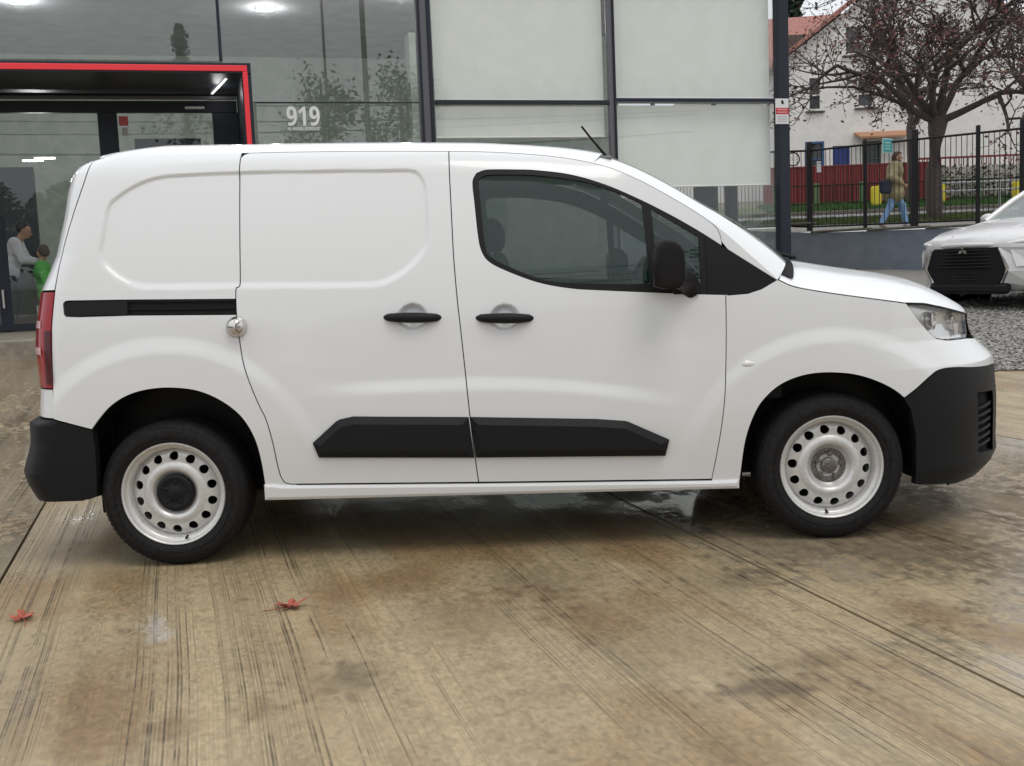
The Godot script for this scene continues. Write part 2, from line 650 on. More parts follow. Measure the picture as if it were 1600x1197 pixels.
	m.heightmap_enabled = true
	m.heightmap_texture = ImageTexture.create_from_image(Image.create_from_data(W, H, false, Image.FORMAT_L8, bump))
	m.heightmap_scale = 0.35
	return m

func make_ground():
	var base := mb()
	base.quad(Vector3(-400, -0.35, -400), Vector3(400, -0.35, -400), Vector3(400, -0.35, 400), Vector3(-400, -0.35, 400), Vector3.UP)
	structure("ground", base, noisy(0.10, 0.11, 0.06, 0.16, 0.15, 0.10, 6.0, 0.95, 21, 0.0, 4, true))
	# raked concrete strips, parted by sawn joints
	var yardnode := Node3D.new()
	yardnode.name = "concrete_yard"
	add_child(yardnode)
	yardnode.set_meta("kind", "structure")
	var cm := concrete_material()
	var wid := 2.88
	for k in range(-9, 8):
		var a0 := -0.77 + wid * k + 0.007
		var a1 := -0.77 + wid * (k + 1) - 0.007
		var m := mb()
		var bs := [-14.0, -8.0, -4.0, 0.0]
		for q in 46:
			bs.append(0.7 * (q + 1))
		for i in bs.size() - 1:
			var P := []
			var U := []
			for e in [[a0, bs[i]], [a1, bs[i]], [a1, bs[i + 1]], [a0, bs[i + 1]]]:
				var x: float = e[0] * cos(GROOVE) - e[1] * sin(GROOVE)
				var z: float = -e[0] * sin(GROOVE) - e[1] * cos(GROOVE)
				P.append(Vector3(x, yard(z), z))
				U.append(Vector2((e[0] + 0.77) / 5.76, e[1] / 12.0))
			if (P[0].z + P[2].z) * 0.5 < -26.0:
				continue
			m.quad(P[0], P[1], P[2], P[3], Vector3(0, 1, 0), U[0], U[1], U[2], U[3])
			# joint walls
			var dn := Vector3(0, -0.03, 0)
			var sd := Vector3(cos(GROOVE), 0, -sin(GROOVE))
			m.quad(P[1], P[2], P[2] + dn, P[1] + dn, sd)
			m.quad(P[0], P[3], P[3] + dn, P[0] + dn, -sd)
		if m.v.size() > 0:
			part("concrete_slab", m, cm, yardnode)
	var bed := mb()
	for k in 60:
		var z0 := 14.0 - k * 0.7
		var z1 := z0 - 0.7
		bed.quad(Vector3(-32, yard(z0) - 0.025, z0), Vector3(32, yard(z0) - 0.025, z0), Vector3(32, yard(z1) - 0.025, z1), Vector3(-32, yard(z1) - 0.025, z1), Vector3.UP)
	part("joint_bed", bed, M.dark, yardnode)
	# gravel lot behind the van on the street side
	var gm := noisy(0.13, 0.125, 0.115, 0.34, 0.33, 0.31, 0.20, 0.9, 31, 1.2, 5, true)
	var gs := mb()
	for i in 22:
		for j in 26:
			var P := []
			for e in [[i, j], [i + 1, j], [i + 1, j + 1], [i, j + 1]]:
				var z: float = -9.95 - e[1] * 0.5
				var x: float = 3.2 + e[0] * 0.6 - e[1] * 0.03
				P.append(Vector3(x, yard(z) + 0.012, z))
			gs.quad(P[0], P[1], P[2], P[3], Vector3.UP)
	structure("gravel_lot", gs, gm)
	var stone := mb()
	for f in [[0, 1, 2], [0, 2, 3], [0, 3, 4], [0, 4, 1], [5, 2, 1], [5, 3, 2], [5, 4, 3], [5, 1, 4]]:
		var c := [Vector3(0.1, 0.55, 0.05), Vector3(1, 0.05, 0.2), Vector3(0.15, 0.1, 0.9), Vector3(-1, 0.0, 0.1), Vector3(-0.1, 0.1, -0.85), Vector3(0, -0.4, 0)]
		stone.flat(c[f[0]], c[f[1]], c[f[2]], (c[f[0]] + c[f[1]] + c[f[2]]) / 3.0)
	var sm2 := StandardMaterial3D.new()
	sm2.vertex_color_use_as_albedo = true
	sm2.roughness = 0.8
	var spots := []
	for k in 16000:
		var z := -9.9 - pow(rng.randf(), 1.4) * 8.5
		var x := 3.4 + rng.randf() * 7.0
		if x / -z > 0.62 or x / -z < 0.34:
			continue
		spots.append(Vector3(x, yard(z) + 0.016, z))
	scatter("gravel", stone.mesh(), sm2, spots, 0.012, 0.030, [Color(0.12, 0.115, 0.11), Color(0.36, 0.35, 0.33), Color(0.24, 0.22, 0.20)], "loose grey gravel stones behind the van's nose", "gravel")

func scatter(called: String, mesh: Mesh, m: Material, spots: Array, s0: float, s1: float, cols: Array, label: String, category: String, tilt := 0.5, flat := 1.0):
	var mm := MultiMesh.new()
	mm.transform_format = MultiMesh.TRANSFORM_3D
	mm.use_colors = true
	mm.mesh = mesh
	mm.instance_count = spots.size()
	for k in spots.size():
		var s := rng.randf_range(s0, s1)
		var b := Basis.from_euler(Vector3(rng.randf_range(-tilt, tilt), rng.randf() * TAU, rng.randf_range(-tilt, tilt))).scaled(Vector3(s, s * rng.randf_range(0.8, 1.2) * flat, s))
		mm.set_instance_transform(k, Transform3D(b, spots[k]))
		var c: Color = cols[rng.randi() % cols.size()]
		mm.set_instance_color(k, c * rng.randf_range(0.75, 1.2))
	var o := MultiMeshInstance3D.new()
	o.multimesh = mm
	o.material_override = m
	o.name = numbered(called)
	add_child(o)
	o.set_meta("kind", "stuff")
	tag(o, label, category)

# ------------------------------------------------------------------ the van (local: +x front, +z towards the camera side, y up, origin under its middle)
const HALF := 0.924
const XR := [[.20, -2.06], [.30, -2.105], [.361, -2.133], [.419, -2.144], [.503, -2.111], [.545, -2.098], [.628, -2.095], [.65, -2.05], [.77, -2.036], [.847, -2.041], [.942, -2.046], [1.023, -2.04], [1.182, -2.015], [1.251, -1.982], [1.332, -1.948], [1.481, -1.917], [1.604, -1.901], [1.674, -1.885], [1.705, -1.868], [1.725, -1.84], [1.739, -1.79]]
const XF := [[.145, 2.008], [.19, 2.154], [.238, 2.198], [.282, 2.213], [.321, 2.205], [.528, 2.199], [.672, 2.184], [.716, 2.177], [.771, 2.125], [.825, 2.078], [.884, 2.066], [.93, 2.07]]
var emboss: PackedVector2Array
const AXLES := [-1.448, 1.335]
const HUB_Y := 0.311

const EAVE := [[-1.80, 1.742], [-1.103, 1.734], [-0.606, 1.720], [-0.227, 1.704], [0.147, 1.673], [0.296, 1.648], [0.426, 1.612], [0.608, 1.522]]
func base_inset(x: float, y: float) -> float:
	var b := 0.04 * pow((0.7 - y) / 0.45, 2.0) if y < 0.7 else 0.163 * (y - 0.7) * (y - 0.7)
	if y > 1.35 and x < 0.6:
		var s := clampf((y - table(EAVE, x) + 0.13) / 0.13, 0.0, 1.2)
		b += 0.034 * s * s * s * (1.0 - smoothstep(0.25, 0.6, x))
	var t := clampf(x - (table(XF, y) - 0.90), 0.0, 0.95) if x > 0.9 else 0.0
	var u := clampf(table(XR, y) + 0.2 - x, 0.0, 0.22) if x < -1.4 else 0.0
	return b + 0.42 * pow(t / 0.9, 4.0) + 0.20 * pow(u / 0.2, 3.0)

func poly_distance(p: Vector2, q: PackedVector2Array) -> float:
	var d := 1e9
	for i in q.size():
		d = minf(d, p.distance_squared_to(Geometry2D.get_closest_point_to_segment(p, q[i], q[(i + 1) % q.size()])))
	d = sqrt(d)
	return -d if inside(p, q) else d

func body_inset(x: float, y: float) -> float:
	var i := base_inset(x, y)
	# pressed-in blind window panels
	if x > -1.8 and x < -0.2 and y > 1.08 and y < 1.74:
		var d := poly_distance(Vector2(x, y), emboss)
		var w := 0.024 if y < 1.3 else 0.014
		i += 0.011 * (1.0 - smoothstep(-w, w * 0.35, d))
	# flared wheel arches
	for k in 2:
		var r := Vector2(x - AXLES[k], (y - 0.29) * (1.0 if k == 0 else 1.07)).length()
		if r < 0.75 and y > 0.2:
			var e := 0.665 if k == 0 else 0.635
			i -= 0.011 * (1.0 - smoothstep(e - 0.055, e + 0.03, r)) * smoothstep(0.25, 0.62, y)
	# swage along the doors
	if x > -0.95 and x < 0.85 and y > 0.3 and y < 0.9:
		var yl := 0.735 - 0.10 * pow(clampf((x + 0.25) / 0.9, 0.0, 1.0), 2.0)
		var f := smoothstep(-0.95, -0.5, x) * (1.0 - smoothstep(0.45, 0.8, x))
		i -= 0.012 * f * (1.0 - smoothstep(yl - 0.04, yl + 0.035, y)) * smoothstep(0.36, 0.55, y)
	# hollows behind the door handles
	for hx in [-0.40, -0.019]:
		var e := Vector2((x - hx) / 0.062, (y - (1.018 if hx < -0.2 else 1.0)) / 0.056).length()
		if e < 1.25:
			i += 0.026 * (1.0 - smoothstep(0.62, 1.02, e))
	return i

var inset_mode := 0
var inset_cache := {}
func inset(x: float, y: float) -> float:
	return body_inset(x, y) if inset_mode == 0 else base_inset(x, y)

func side_point(p: Vector2, off: float, side: float) -> Array:
	var key := Vector3(p.x, p.y, inset_mode)
	if not inset_cache.has(key):
		var i := inset(p.x, p.y)
		var e := 0.002
		var nx := (inset(p.x + e, p.y) - inset(p.x - e, p.y)) / (2 * e)
		var ny := (inset(p.x, p.y + e) - inset(p.x, p.y - e)) / (2 * e)
		inset_cache[key] = [i, Vector3(nx, ny, 1).normalized()]
	var c = inset_cache[key]
	var nn: Vector3 = c[1]
	return [Vector3(p.x, p.y, (HALF - c[0] + off) * side), Vector3(nn.x, nn.y, nn.z * side)]

# a piece of the body's side: polygon (minus holes) laid on the side surface, with a turned-in edge
func side_panel(poly: PackedVector2Array, holes: Array, gap: float, off: float, step: float, side: float, edge := 0.016) -> MB:
	var o := mb()
	if Geometry2D.is_polygon_clockwise(poly):
		poly = rev(poly)
	var outs := [poly]
	if gap > 0.0:
		outs = Geometry2D.offset_polygon(poly, -gap, Geometry2D.JOIN_MITER)
	var shells := outs
	var inner := []
	for h in holes:
		var nx := []
		for q in shells:
			for z in Geometry2D.clip_polygons(q, h):
				if Geometry2D.is_polygon_clockwise(z):
					inner.append(z)
				else:
					nx.append(z)
		shells = nx
	for q: PackedVector2Array in shells:
		var lo := q[0]
		var hi := q[0]
		for p in q:
			lo = lo.min(p)
			hi = hi.max(p)
		lo = (lo / step).floor() * step
		var nxc := int(ceil((hi.x - lo.x) / step)) + 1
		var nyc := int(ceil((hi.y - lo.y) / step)) + 1
		var marked := {}
		for loop in [q] + inner:
			for i in loop.size():
				var a: Vector2 = loop[i]
				var b: Vector2 = loop[(i + 1) % loop.size()]
				var k := int(ceil(a.distance_to(b) / (step * 0.4))) + 1
				for t in k + 1:
					var c := ((a.lerp(b, float(t) / k) - lo) / step).floor()
					for ex in [-1, 0, 1]:
						for ey in [-1, 0, 1]:
							marked[Vector2i(int(c.x) + ex, int(c.y) + ey)] = true
		for cx in nxc:
			for cy in nyc:
				var p0 := lo + Vector2(cx, cy) * step
				var cell := PackedVector2Array([p0, p0 + Vector2(step, 0), p0 + Vector2(step, step), p0 + Vector2(0, step)])
				if not marked.has(Vector2i(cx, cy)):
					var mid := p0 + Vector2(step, step) * 0.5
					if not inside(mid, q):
						continue
					var hole := false
					for h in inner:
						if inside(mid, h):
							hole = true
					if hole:
						continue
					side_fan(o, cell, off, side)
					continue
				var pieces := Geometry2D.intersect_polygons(cell, q)
				for h in inner:
					var nx := []
					for z in pieces:
						nx.append_array(Geometry2D.clip_polygons(z, h))
					pieces.assign(nx)
				for z in pieces:
					side_fan(o, z, off, side)
	if edge > 0.0:
		for loop in shells + inner:
			for i in loop.size():
				var a: Vector2 = loop[i]
				var b: Vector2 = loop[(i + 1) % loop.size()]
				var k := int(ceil(a.distance_to(b) / 0.05))
				var t := (b - a).normalized()
				var nn := Vector3(t.y, -t.x, 0)
				for j in k:
					var A := side_point(a.lerp(b, float(j) / k), off, side)
					var B := side_point(a.lerp(b, float(j + 1) / k), off, side)
					var dn := Vector3(0, 0, -edge * side)
					o.quad(A[0], B[0], B[0] + dn, A[0] + dn, nn)
	return o

func thin(q: PackedVector2Array, least: float) -> PackedVector2Array:
	var o := PackedVector2Array()
	for p in q:
		if o.size() == 0 or (o[o.size() - 1].distance_to(p) > least and o[0].distance_to(p) > least):
			o.append(p)
	return o

func inside(p: Vector2, q: PackedVector2Array) -> bool:
	var r := false
	var b := q[q.size() - 1]
	for a in q:
		if (a.y > p.y) != (b.y > p.y) and p.x < (b.x - a.x) * (p.y - a.y) / (b.y - a.y) + a.x:
			r = not r
		b = a
	return r

func side_fan(o: MB, z: PackedVector2Array, off: float, side: float):
	if z.size() == 4 or z.size() == 3:
		var q := []
		for p in z:
			q.append(side_point(p, off, side))
		o.tri(q[0][0], q[1][0], q[2][0], q[0][1], q[1][1], q[2][1])
		if q.size() == 4:
			o.tri(q[0][0], q[2][0], q[3][0], q[0][1], q[2][1], q[3][1])
		return
	var ix := Geometry2D.triangulate_polygon(z)
	for k in range(0, ix.size(), 3):
		var A := side_point(z[ix[k]], off, side)
		var B := side_point(z[ix[k + 1]], off, side)
		var C := side_point(z[ix[k + 2]], off, side)
		o.tri(A[0], B[0], C[0], A[1], B[1], C[1])

# surface across the body from the near edge to the far one; rows of [x, y, bulge x, bulge y]
func loft(rows: Array, p: float, t0: float, t1: float, cols := 24, off := 0.0) -> MB:
	var o := mb()
	var P := []
	for r in rows:
		var z := HALF - base_inset(r[0], r[1])
		var line := []
		for k in cols + 1:
			var t := lerpf(t0, t1, float(k) / cols)
			var q := 1.0 - pow(absf(t), p)
			var bl := Vector2(r[2], r[3])
			var w := bl * q + (bl.normalized() * off if bl.length() > 0 else Vector2.ZERO)
			line.append(Vector3(r[0] + w.x, r[1] + w.y, z * t))
		P.append(line)
	var N := []
	for i in P.size():
		var line := []
		for k in cols + 1:
			var du: Vector3 = P[mini(i + 1, P.size() - 1)][k] - P[maxi(i - 1, 0)][k]
			var dv: Vector3 = P[i][mini(k + 1, cols)] - P[i][maxi(k - 1, 0)]
			var nn := du.cross(dv).normalized()
			if nn.dot(Vector3(rows[i][2], rows[i][3], 0)) < 0.0:
				nn = -nn
			line.append(nn)
		N.append(line)
	for i in P.size() - 1:
		for k in cols:
			o.squad(P[i][k], P[i][k + 1], P[i + 1][k + 1], P[i + 1][k], N[i][k], N[i][k + 1], N[i + 1][k + 1], N[i + 1][k])
	return o

func dense_rows(rows: Array, each: int) -> Array:
	var o := []
	for i in rows.size() - 1:
		for k in each:
			var t := float(k) / each
			var r := []
			var a = rows[maxi(i - 1, 0)]
			var d = rows[mini(i + 2, rows.size() - 1)]
			for c in 4:
				r.append(0.5 * (2.0 * rows[i][c] + (rows[i + 1][c] - a[c]) * t + (2.0 * a[c] - 5.0 * rows[i][c] + 4.0 * rows[i + 1][c] - d[c]) * t * t + (3.0 * rows[i][c] - a[c] - 3.0 * rows[i + 1][c] + d[c]) * t * t * t))
			o.append(r)
	o.append(rows[rows.size() - 1])
	return o

func make_wheel(van: Node3D, x: float, side: float, capped: bool, turn: float, front: bool):
	var w := Node3D.new()
	w.name = "wheel"
	van.add_child(w, true)
	w.position = Vector3(x, HUB_Y, (HALF - 0.035) * side)
	w.basis = Basis(Vector3.UP, 0.0 if side > 0 else PI) * Basis(Vector3.BACK, turn)
	# tyre: local +z is outwards, face near z = 0
	var t := mb()
	var R := 0.311
	t.lathe([Vector2(0.214, -0.012), Vector2(0.222, 0.002), Vector2(0.240, 0.010), Vector2(0.262, 0.012), Vector2(0.285, 0.006), Vector2(0.298, -0.006), Vector2(0.306, -0.020), Vector2(0.310, -0.034)], Vector3.ZERO, 72, Basis.IDENTITY, -1.0)
	var z := -0.034
	for k in 4:
		var z1 := z - 0.030
		t.lathe([Vector2(R - 0.001, z), Vector2(R, z - 0.015), Vector2(R - 0.001, z1)], Vector3.ZERO, 72, Basis.IDENTITY, -1.0)
		t.lathe([Vector2(R - 0.001, z1), Vector2(R - 0.008, z1 - 0.001), Vector2(R - 0.008, z1 - 0.008), Vector2(R - 0.001, z1 - 0.009)], Vector3.ZERO, 72, Basis.IDENTITY, -1.0)
		z = z1 - 0.009
	t.lathe([Vector2(0.310, z), Vector2(0.302, z - 0.02), Vector2(0.27, z - 0.035), Vector2(0.214, z - 0.02)], Vector3.ZERO, 72, Basis.IDENTITY, -1.0)
	# moulded rings on the side wall
	t.lathe([Vector2(0.246, 0.010), Vector2(0.247, 0.0135), Vector2(0.249, 0.0135), Vector2(0.250, 0.011)], Vector3.ZERO, 72, Basis.IDENTITY, -1.0)
	t.lathe([Vector2(0.283, 0.004), Vector2(0.2845, 0.0075), Vector2(0.2865, 0.0065), Vector2(0.288, 0.0005)], Vector3.ZERO, 72, Basis.IDENTITY, -1.0)
	part("tyre", t, M.rubber, w)
	# tread blocks give the crown its notches
	var tb := mb()
	for k in 84:
		var a := TAU * k / 84
		var e := Basis(Vector3.BACK, a)
		tb.box(e * Vector3(R - 0.0056, 0, -0.036), Vector3(0.010, 0.011, 0.020), 0.0, e)
	part("tread", tb, M.rubber, w).set_meta("kind", "stuff")
	# steel rim: lip, well and pierced disc
	var r := mb()
	r.lathe([Vector2(0.219, -0.012), Vector2(0.220, 0.002), Vector2(0.2165, 0.006), Vector2(0.210, 0.004), Vector2(0.207, -0.004), Vector2(0.206, -0.014), Vector2(0.200, -0.017), Vector2(0.195, -0.019), Vector2(0.190, -0.034), Vector2(0.187, -0.058)], Vector3.ZERO, 72)
	r.lathe([Vector2(0.187, -0.058), Vector2(0.182, -0.16)], Vector3.ZERO, 72)
	part("rim", r, M.steel, w)
	var d := mb()
	var zr := func(rr: float) -> float: return -0.058 + 0.030 * smoothstep(0.187, 0.155, rr)
	var cnt := 14
	var hr := 0.157
	for k in cnt:
		var a0 := TAU * k / cnt
		var half := PI / cnt
		var outer := []
		var hole := []
		var c := Vector2(hr, 0)
		var rim_pts := []
		for j in 8:
			rim_pts.append(Vector2(0.187, 0).rotated(lerpf(-half, half, j / 8.0)))
		for j in 4:
			rim_pts.append(Vector2(lerpf(0.187, 0.132, j / 4.0), 0).rotated(half))
		for j in 6:
			rim_pts.append(Vector2(0.132, 0).rotated(lerpf(half, -half, j / 6.0)))
		for j in 4:
			rim_pts.append(Vector2(lerpf(0.132, 0.187, j / 4.0), 0).rotated(-half))
		var seg := rim_pts.size()
		for q: Vector2 in rim_pts:
			var dir := (q - c).normalized()
			outer.append(q.rotated(a0))
			hole.append((c + Vector2(dir.x * 0.0180, dir.y * 0.0195)).rotated(a0))
		for j in seg:
			var j2 := (j + 1) % seg
			var q := []
			for p2 in [outer[j], outer[j2], hole[j2], hole[j]]:
				q.append(Vector3(p2.x, p2.y, zr.call(p2.length())))
			var nn := Vector3(0, 0, 1)
			var nv := []
			for w3: Vector3 in q:
				nv.append((nn + Vector3(w3.x, w3.y, 0).normalized() * 0.9 * smoothstep(0.150, 0.187, Vector2(w3.x, w3.y).length())).normalized())
			d.squad(q[0], q[1], q[2], q[3], nv[0], nv[1], nv[2], nv[3])
			var dn := Vector3(0, 0, -0.010)
			var hc := Vector2(hr, 0).rotated(a0)
			var inw: Vector3 = (Vector3(hc.x, hc.y, 0) - (q[2] + q[3]) * 0.5)
			inw.z = 0
			d.quad(q[2], q[3], q[3] + dn, q[2] + dn, inw.normalized())
	# dish: rolls in to the hub
	d.lathe([Vector2(0.1345, -0.0285), Vector2(0.126, -0.023), Vector2(0.116, -0.018), Vector2(0.106, -0.018), Vector2(0.098, -0.022), Vector2(0.090, -0.032), Vector2(0.082, -0.046), Vector2(0.070, -0.054), Vector2(0.0, -0.054)], Vector3.ZERO, 72)
	part("wheel_disc", d, M.steel, w)
	var inner := mb()
	inner.lathe([Vector2(0.184, -0.13), Vector2(0.02, -0.13)], Vector3.ZERO, 40)
	inner.lathe([Vector2(0.140, -0.075), Vector2(0.138, -0.070), Vector2(0.03, -0.070)], Vector3.ZERO, 40)
	part("brake_drum", inner, M.dark, w)
	if capped:
		var c := mb()
		c.lathe([Vector2(0.079, -0.050), Vector2(0.079, -0.026), Vector2(0.075, -0.021), Vector2(0.060, -0.019), Vector2(0.056, -0.022), Vector2(0.030, -0.022), Vector2(0.026, -0.018), Vector2(0.0, -0.017)], Vector3.ZERO, 40)
		for k in 5:
			var e := Basis(Vector3.BACK, TAU * k / 5)
			c.box(e * Vector3(0.045, 0, -0.021), Vector3(0.022, 0.012, 0.006), 0.002, e)
		part("hub_cap", c, M.plastic, w)
	else:
		var c := mb()
		c.lathe([Vector2(0.076, -0.054), Vector2(0.074, -0.048), Vector2(0.060, -0.046), Vector2(0.054, -0.051), Vector2(0.050, -0.051)], Vector3.ZERO, 40)
		c.lathe([Vector2(0.034, -0.053), Vector2(0.033, -0.036), Vector2(0.029, -0.032), Vector2(0.014, -0.031), Vector2(0.012, -0.026), Vector2(0.0, -0.026)], Vector3.ZERO, 30)
		part("hub", c, M.hub, w)
		for k in 5:
			var a := TAU * k / 5 + 0.3
			var bo := mb()
			bo.lathe([Vector2(0.0115, -0.054), Vector2(0.0115, -0.038), Vector2(0.009, -0.034), Vector2(0.0, -0.034)], Vector3(cos(a) * 0.052, sin(a) * 0.052, 0), 6)
			part("wheel_bolt", bo, M.hub, w)
	var vs := mb()
	vs.tube([Vector3(0, -0.192, -0.03), Vector3(0, -0.196, -0.002)], 0.005, 8)
	part("valve", vs, M.rubber, w)

func make_van():
	var van := thing("panel_van", "white panel van with silver steel wheels parked side-on on the damp concrete", "van", Vector3(0, 0, -4.49 - HALF))
	emboss = smooth(pv([[-1.506, 1.180], [-1.593, 1.210], [-1.669, 1.273], [-1.690, 1.330], [-1.679, 1.408], [-1.659, 1.518], [-1.626, 1.561], [-1.55, 1.609], [-1.462, 1.640], [-1.351, 1.649], [-1.101, 1.650], [-0.398, 1.630], [-0.36, 1.619], [-0.336, 1.586], [-0.322, 1.531], [-0.322, 1.344], [-0.345, 1.277], [-0.411, 1.209], [-0.489, 1.166], [-0.566, 1.150], [-1.106, 1.168]]), true, 3)
	# shared seams (metres in the van's side view)
	var rear_gap := smooth(pv([[-1.735, 1.742], [-1.748, 1.678], [-1.766, 1.612], [-1.820, 1.460], [-1.856, 1.336], [-1.877, 1.196], [-1.893, 1.065], [-1.898, 0.992], [-1.906, 0.78], [-1.911, 0.655]]))
	var gutter := smooth(pv([[-1.735, 1.742], [-1.579, 1.745], [-1.307, 1.739], [-1.103, 1.732], [-0.953, 1.730], [-0.606, 1.720], [-0.227, 1.704], [-0.041, 1.693], [0.147, 1.673], [0.296, 1.648], [0.426, 1.612], [0.517, 1.572], [0.608, 1.522], [0.698, 1.466], [0.787, 1.407], [0.858, 1.353], [0.919, 1.300], [1.000, 1.222], [1.052, 1.172], [1.116, 1.109]]))
	var g_a := PackedVector2Array()   # over the rear quarter
	var g_b := PackedVector2Array()   # over the sliding door
	var g_c := PackedVector2Array()   # over the front door
	var g_d := PackedVector2Array()   # windscreen pillar
	for p in gutter:
		if p.x < -1.103:
			g_a.append(p)
		elif p.x < -0.228:
			g_b.append(p)
		elif p.x < 0.858:
			g_c.append(p)
		else:
			g_d.append(p)
	var slide_rear := smooth(pv([[-1.106, 1.696], [-1.108, 1.297], [-1.110, 1.178], [-1.114, 1.170], [-1.124, 1.166], [-1.127, 1.150], [-1.127, 1.050], [-1.120, 0.960], [-1.108, 0.860], [-1.080, 0.760], [-1.051, 0.678], [-1.026, 0.615], [-1.007, 0.520], [-0.996, 0.425], [-0.988, 0.375], [-0.975, 0.345], [-0.955, 0.336], [-0.92, 0.334]]))
	var slide_front := smooth(pv([[-0.227, 1.704], [-0.225, 1.560], [-0.223, 1.434], [-0.220, 1.248], [-0.211, 1.063], [-0.205, 0.984], [-0.190, 0.756], [-0.180, 0.596], [-0.167, 0.416], [-0.158, 0.309]]))
	var door_nose := smooth(pv([[0.827, 0.280], [0.851, 0.413], [0.870, 0.537], [0.886, 0.699], [0.895, 0.899], [0.899, 1.060]]))
	var window := smooth(pv([[-0.131, 1.565], [-0.114, 1.602], [-0.072, 1.615], [0.040, 1.612], [0.144, 1.604], [0.283, 1.580], [0.421, 1.533], [0.558, 1.467], [0.693, 1.391], [0.81, 1.317], [0.917, 1.242], [1.051, 1.150], [1.113, 1.108], [1.048, 1.074], [0.991, 1.058], [0.908, 1.054], [0.677, 1.070], [0.399, 1.093], [0.261, 1.107], [0.123, 1.138], [-0.014, 1.195], [-0.077, 1.233], [-0.104, 1.275], [-0.116, 1.336], [-0.126, 1.476]]), true)
	var pane := smooth(pv([[-0.107, 1.574], [-0.073, 1.592], [0.040, 1.590], [0.143, 1.582], [0.329, 1.550], [0.466, 1.500], [0.571, 1.446], [0.591, 1.113], [0.401, 1.121], [0.169, 1.142], [0.033, 1.195], [-0.067, 1.251], [-0.088, 1.298], [-0.098, 1.428]]), true, 4)
	var vent_pane := pv([[0.609, 1.422], [0.799, 1.299], [0.799, 1.090], [0.622, 1.106]])
	var arch_r := smooth(pv([[-1.752, 0.605], [-1.713, 0.652], [-1.664, 0.700], [-1.599, 0.738], [-1.521, 0.760], [-1.423, 0.766], [-1.318, 0.752], [-1.234, 0.718], [-1.160, 0.665], [-1.112, 0.606], [-1.079, 0.528], [-1.064, 0.439], [-1.058, 0.335], [-1.058, 0.275]]))
	var arch_f := smooth(pv([[0.944, 0.239], [0.949, 0.300], [0.968, 0.450], [1.008, 0.565], [1.057, 0.632], [1.121, 0.680], [1.202, 0.709], [1.289, 0.718], [1.393, 0.710], [1.473, 0.689], [1.546, 0.657], [1.595, 0.627], [1.630, 0.598]]))
	var bump_top := smooth(pv([[1.630, 0.598], [1.681, 0.634], [1.742, 0.681], [1.788, 0.704], [1.866, 0.708], [2.000, 0.695], [2.182, 0.680]]))
	var lamp := pv([[1.656, 0.988], [1.715, 0.913], [1.772, 0.853], [1.802, 0.832], [1.868, 0.818], [2.010, 0.812], [2.045, 0.830], [2.052, 0.870], [2.040, 0.915], [1.880, 0.952], [1.747, 0.981]])
	var hood_line := smooth(pv([[1.116, 1.109], [1.180, 1.078], [1.272, 1.056], [1.404, 1.031], [1.539, 1.008], [1.656, 0.988]]))
	var track := pv([[-1.841, 1.130], [-1.834, 1.138], [-1.818, 1.140], [-1.577, 1.134], [-1.130, 1.119], [-1.131, 1.058], [-1.579, 1.073], [-1.775, 1.075], [-1.830, 1.079], [-1.838, 1.086]])
	var xr := func(a: float, b: float) -> PackedVector2Array:
		var o := PackedVector2Array()
		for k in 13:
			var y := lerpf(a, b, k / 12.0)
			o.append(Vector2(table(XR, y), y))
		return o
	var xf := func(a: float, b: float) -> PackedVector2Array:
		var o := PackedVector2Array()
		for k in 13:
			var y := lerpf(a, b, k / 12.0)
			o.append(Vector2(table(XF, y), y))
		return o
	var cut := func(line: PackedVector2Array, a: float, b: float) -> PackedVector2Array:
		var o := PackedVector2Array()
		for p in line:
			if p.y <= a and p.y >= b:
				o.append(p)
		return o
	var gx := func(y: float) -> Vector2:
		for i in rear_gap.size() - 1:
			if rear_gap[i].y >= y and rear_gap[i + 1].y <= y:
				return rear_gap[i].lerp(rear_gap[i + 1], (rear_gap[i].y - y) / (rear_gap[i].y - rear_gap[i + 1].y))
		return rear_gap[0]
	var g_up := PackedVector2Array()
	for p in g_a:
		if p.x > -1.72:
			g_up.append(p + Vector2(0, 0.0034))
	var quarter := cat([rev(rear_gap), g_up, slide_rear, pv([[-0.92, 0.334], [-0.96, 0.270]]), rev(arch_r)])
	var slide := cat([rev(slide_rear), pv([[-1.104, 1.712], [-1.094, 1.724], [-1.075, 1.731]]), g_b, slide_front, pv([[-0.158, 0.309], [-0.92, 0.334]])])
	slide = Geometry2D.offset_polygon(slide, 0.0)[0]
	var door := cat([rev(slide_front), g_c, pv([[0.858, 1.353], [0.877, 1.332], [0.888, 1.305], [0.893, 1.275], [0.899, 1.060]]), rev(door_nose), pv([[0.827, 0.280], [-0.158, 0.309]])])
	var fender := cat([rev(rev(door_nose)), pv([[0.908, 1.0535], [0.991, 1.057], [1.048, 1.0735], [1.113, 1.108]]), hood_line, lamp.slice(1, 6), xf.call(0.800, 0.686), rev(bump_top), rev(arch_f), pv([[0.944, 0.239], [0.835, 0.243]])])
	var pillar := cat([g_d, pv([[1.113, 1.108], [1.051, 1.150], [0.917, 1.242], [0.893, 1.275], [0.888, 1.305], [0.877, 1.332], [0.858, 1.353]])])
	var tail_strip := cat([pv([gx.call(1.185)]), rev(cut.call(rear_gap, 1.80, 1.186)), xr.call(1.738, 1.185)])
	var tail_lamp := cat([pv([gx.call(1.181)]), cut.call(rear_gap, 1.178, 0.785), pv([gx.call(0.782)]), xr.call(0.782, 1.181)])
	var tail_foot := cat([pv([gx.call(0.778)]), cut.call(rear_gap, 0.775, 0.66), pv([[-1.911, 0.656]]), xr.call(0.66, 0.778)])
	var bump_r := cat([pv([[-1.911, 0.651], [-1.752, 0.601], [-1.749, 0.526], [-1.755, 0.42], [-1.767, 0.318], [-1.828, 0.300]]), xr.call(0.30, 0.648)])
